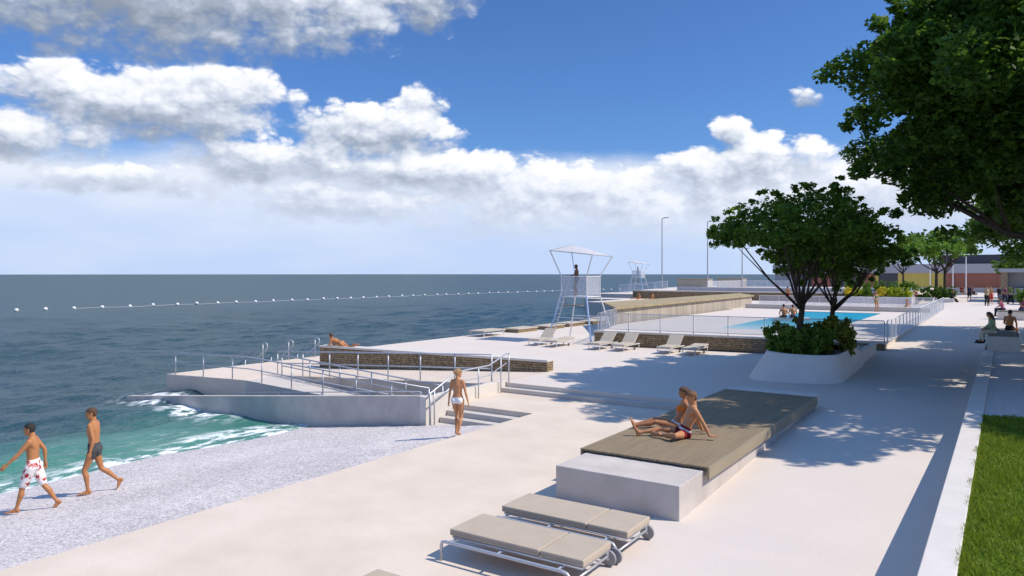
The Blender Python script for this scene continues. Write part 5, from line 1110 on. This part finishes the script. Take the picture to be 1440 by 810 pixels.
def group_field():
    g, n, l, P, go, m, vm, noise = mk_group('cloud_field', ['F', 'H'])
    wn = noise(vm('MULTIPLY', P, (1, 1.5, 1)), .16, 2, .5); wp = vm('MULTIPLY_ADD', wn.outputs['Color'], (4.0, 1.7, 0), vm('ADD', P, (-2.0, -.85, 0)))
    F = num = den = None
    for a_, e_, ra, re, wt in CLOUDS:
        q = vm('MULTIPLY', vm('SUBTRACT', wp, (a_, e_, 0)), (1 / ra, 1 / re, 0)); f = m('MULTIPLY_ADD', vm('DOT_PRODUCT', q, q), -wt, wt)
        wgt = m('POWER', m('MAXIMUM', m('ADD', f, .6), .001), 2.5); y = vm('DOT_PRODUCT', q, (.22, .97, 0))
        F = f if F is None else m('SMOOTH_MAX', F, f, .3); num = m('MULTIPLY', wgt, y) if num is None else m('MULTIPLY_ADD', wgt, y, num); den = wgt if den is None else m('ADD', den, wgt)
    l.new(m('MAXIMUM', F, -1.4), go.inputs[0]); l.new(m('DIVIDE', num, m('ADD', den, .001)), go.inputs[1]); return g
GN, GF = group_noise(), group_field()
def mth(op, a, b=None, c=None, clamp=False):
    n = N.new('ShaderNodeMath'); n.operation = op; n.use_clamp = clamp
    for i, x in enumerate((a, b, c)):
        if x is None: continue
        if isinstance(x, (int, float)): n.inputs[i].default_value = x
        else: L.new(x, n.inputs[i])
    return n.outputs[0]
def mrange(x, a, b, c=0., d=1.):
    n = N.new('ShaderNodeMapRange'); n.interpolation_type = 'SMOOTHSTEP'
    for k_, v_ in (('From Min', a), ('From Max', b), ('To Min', c), ('To Max', d)):
        if isinstance(v_, (int, float)): n.inputs[k_].default_value = v_
        else: L.new(v_, n.inputs[k_])
    L.new(x, n.inputs['Value']); return n.outputs['Result']
tc = N.new('ShaderNodeTexCoord'); YAW = rad(34.1); F0 = (-math.sin(YAW), math.cos(YAW), 0); R0 = (math.cos(YAW), math.sin(YAW), 0)
def dot(vec):
    n = N.new('ShaderNodeVectorMath'); n.operation = 'DOT_PRODUCT'; n.inputs[1].default_value = vec; L.new(tc.outputs['Generated'], n.inputs[0]); return n.outputs['Value']
az = mth('MULTIPLY', mth('ARCTAN2', dot(R0), dot(F0)), 180 / PI); el = mth('MULTIPLY', mth('ARCSINE', dot((0, 0, 1))), 180 / PI)
def grp(G, da, de):
    cb = N.new('ShaderNodeCombineXYZ'); L.new(mth('ADD', az, da), cb.inputs[0]); L.new(mth('ADD', el, de), cb.inputs[1])
    g = N.new('ShaderNodeGroup'); g.node_tree = G; L.new(cb.outputs[0], g.inputs[0]); return g
fld = grp(GF, 0, 0); n0 = grp(GN, 0, 0).outputs[0]; n1 = grp(GN, .35, .55).outputs[0]; n2 = grp(GN, .9, 1.5).outputs[0]
H = fld.outputs['H']; D = mth('ADD', mth('ADD', fld.outputs['F'], .72), mth('MULTIPLY', n0, .85))
alpha = mrange(D, -.08, mrange(H, -.5, .5, 1.4, .55))
rel = mth('ADD', mth('MULTIPLY', mth('SUBTRACT', n0, n1), .15), mth('MULTIPLY', mth('SUBTRACT', n0, n2), .17))
lit = mth('ADD', mth('ADD', .55, mth('MULTIPLY', H, .66)), rel, clamp=True)
cr = N.new('ShaderNodeValToRGB'); e = cr.color_ramp.elements
e[0].color = (2.9, 3.4, 4.2, 1); e[1].color = (10.4, 10.5, 10.8, 1); x = e.new(.30); x.color = (4.0, 4.65, 5.8, 1); x = e.new(.58); x.color = (6.7, 7.3, 8.5, 1); x = e.new(.8); x.color = (9.2, 9.5, 10.1, 1)
L.new(lit, cr.inputs['Fac'])
# clear sky tint, then the pale layer of far cloud low over the horizon
tint = N.new('ShaderNodeMix'); tint.data_type = 'RGBA'; tint.blend_type = 'MULTIPLY'; tint.inputs['Factor'].default_value = 1.; tint.inputs['B'].default_value = (.57, .87, 1.33, 1); L.new(sky.outputs['Color'], tint.inputs['A'])
cbv = N.new('ShaderNodeCombineXYZ'); L.new(az, cbv.inputs[0]); L.new(mth('MULTIPLY', el, 3.), cbv.inputs[1])
vn = N.new('ShaderNodeTexNoise'); vn.inputs['Scale'].default_value = .075; vn.inputs['Detail'].default_value = 6; vn.inputs['Roughness'].default_value = .55; L.new(cbv.outputs[0], vn.inputs['Vector'])
vw = mth('SUBTRACT', vn.outputs['Fac'], .5)
edge_el = mth('ADD', el, mth('MULTIPLY', vw, 4.))
veil = mth('MULTIPLY', mrange(edge_el, 9.6, 7.4), .96)
vr = N.new('ShaderNodeValToRGB'); ee = vr.color_ramp.elements; ee[0].color = (5.6, 7.0, 9.8, 1); ee[1].color = (8.3, 8.8, 9.9, 1); x = ee.new(.4); x.color = (6.5, 7.6, 9.8, 1)
L.new(mth('ADD', mrange(el, .0, 8.5), mth('MULTIPLY', vw, 1.7), clamp=True), vr.inputs['Fac'])
m1 = N.new('ShaderNodeMix'); m1.data_type = 'RGBA'; L.new(veil, m1.inputs['Factor']); overhead_fill = N.new('ShaderNodeMix'); overhead_fill.data_type = 'RGBA'; L.new(mrange(el, 24., 48., .0, .42), overhead_fill.inputs['Factor']); L.new(tint.outputs['Result'], overhead_fill.inputs['A']); overhead_fill.inputs['B'].default_value = (3.0, 6.0, 12.0, 1)   # brighter blue added high overhead, out of view, to fill the shade
L.new(overhead_fill.outputs['Result'], m1.inputs['A']); L.new(vr.outputs['Color'], m1.inputs['B'])
# the lower a cloud stands the more air lies in front of it
cf = N.new('ShaderNodeMix'); cf.data_type = 'RGBA'; L.new(mrange(el, 9.8, 2.5, .0, .66), cf.inputs['Factor']); L.new(cr.outputs['Color'], cf.inputs['A']); cf.inputs['B'].default_value = (7.2, 8.0, 9.7, 1)
low = mrange(el, 1.5, 5.5)
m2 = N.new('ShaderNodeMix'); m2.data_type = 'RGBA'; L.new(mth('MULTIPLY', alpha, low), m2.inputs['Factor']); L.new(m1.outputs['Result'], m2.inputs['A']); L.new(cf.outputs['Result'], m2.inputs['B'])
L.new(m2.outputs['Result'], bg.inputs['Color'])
w.cycles.sampling_method = 'MANUAL'; w.cycles.sample_map_resolution = 512

sl = bpy.data.lights.new('sun', 'SUN'); sl.energy = 4.6; sl.angle = rad(.55); sl.color = (1, .915, .80)
so = bpy.data.objects.new('sun', sl); C.objects.link(so); so.rotation_euler = SUN.to_track_quat('Z', 'Y').to_euler(); so.location = (30, 10, 60)

cd = bpy.data.cameras.new('camera'); cam = bpy.data.objects.new('camera', cd); C.objects.link(cam); S.camera = cam
cam.location = (0, 0, 4.1); cam.rotation_euler = (rad(90), 0, YAW); cd.sensor_width = 36; cd.lens = 36 * 1027 / 1440; cd.shift_y = -20 / 1440; cd.clip_end = 20000; cd.clip_start = .05
S.view_settings.view_transform = 'Standard'; S.view_settings.look = 'None'; S.view_settings.exposure = 0; S.view_settings.gamma = 1
S.render.engine = 'CYCLES'; S.cycles.use_denoising = True; S.cycles.max_bounces = 8; S.cycles.transparent_max_bounces = 24; S.cycles.sample_clamp_indirect = 6; S.cycles.caustics_reflective = False; S.cycles.caustics_refractive = False
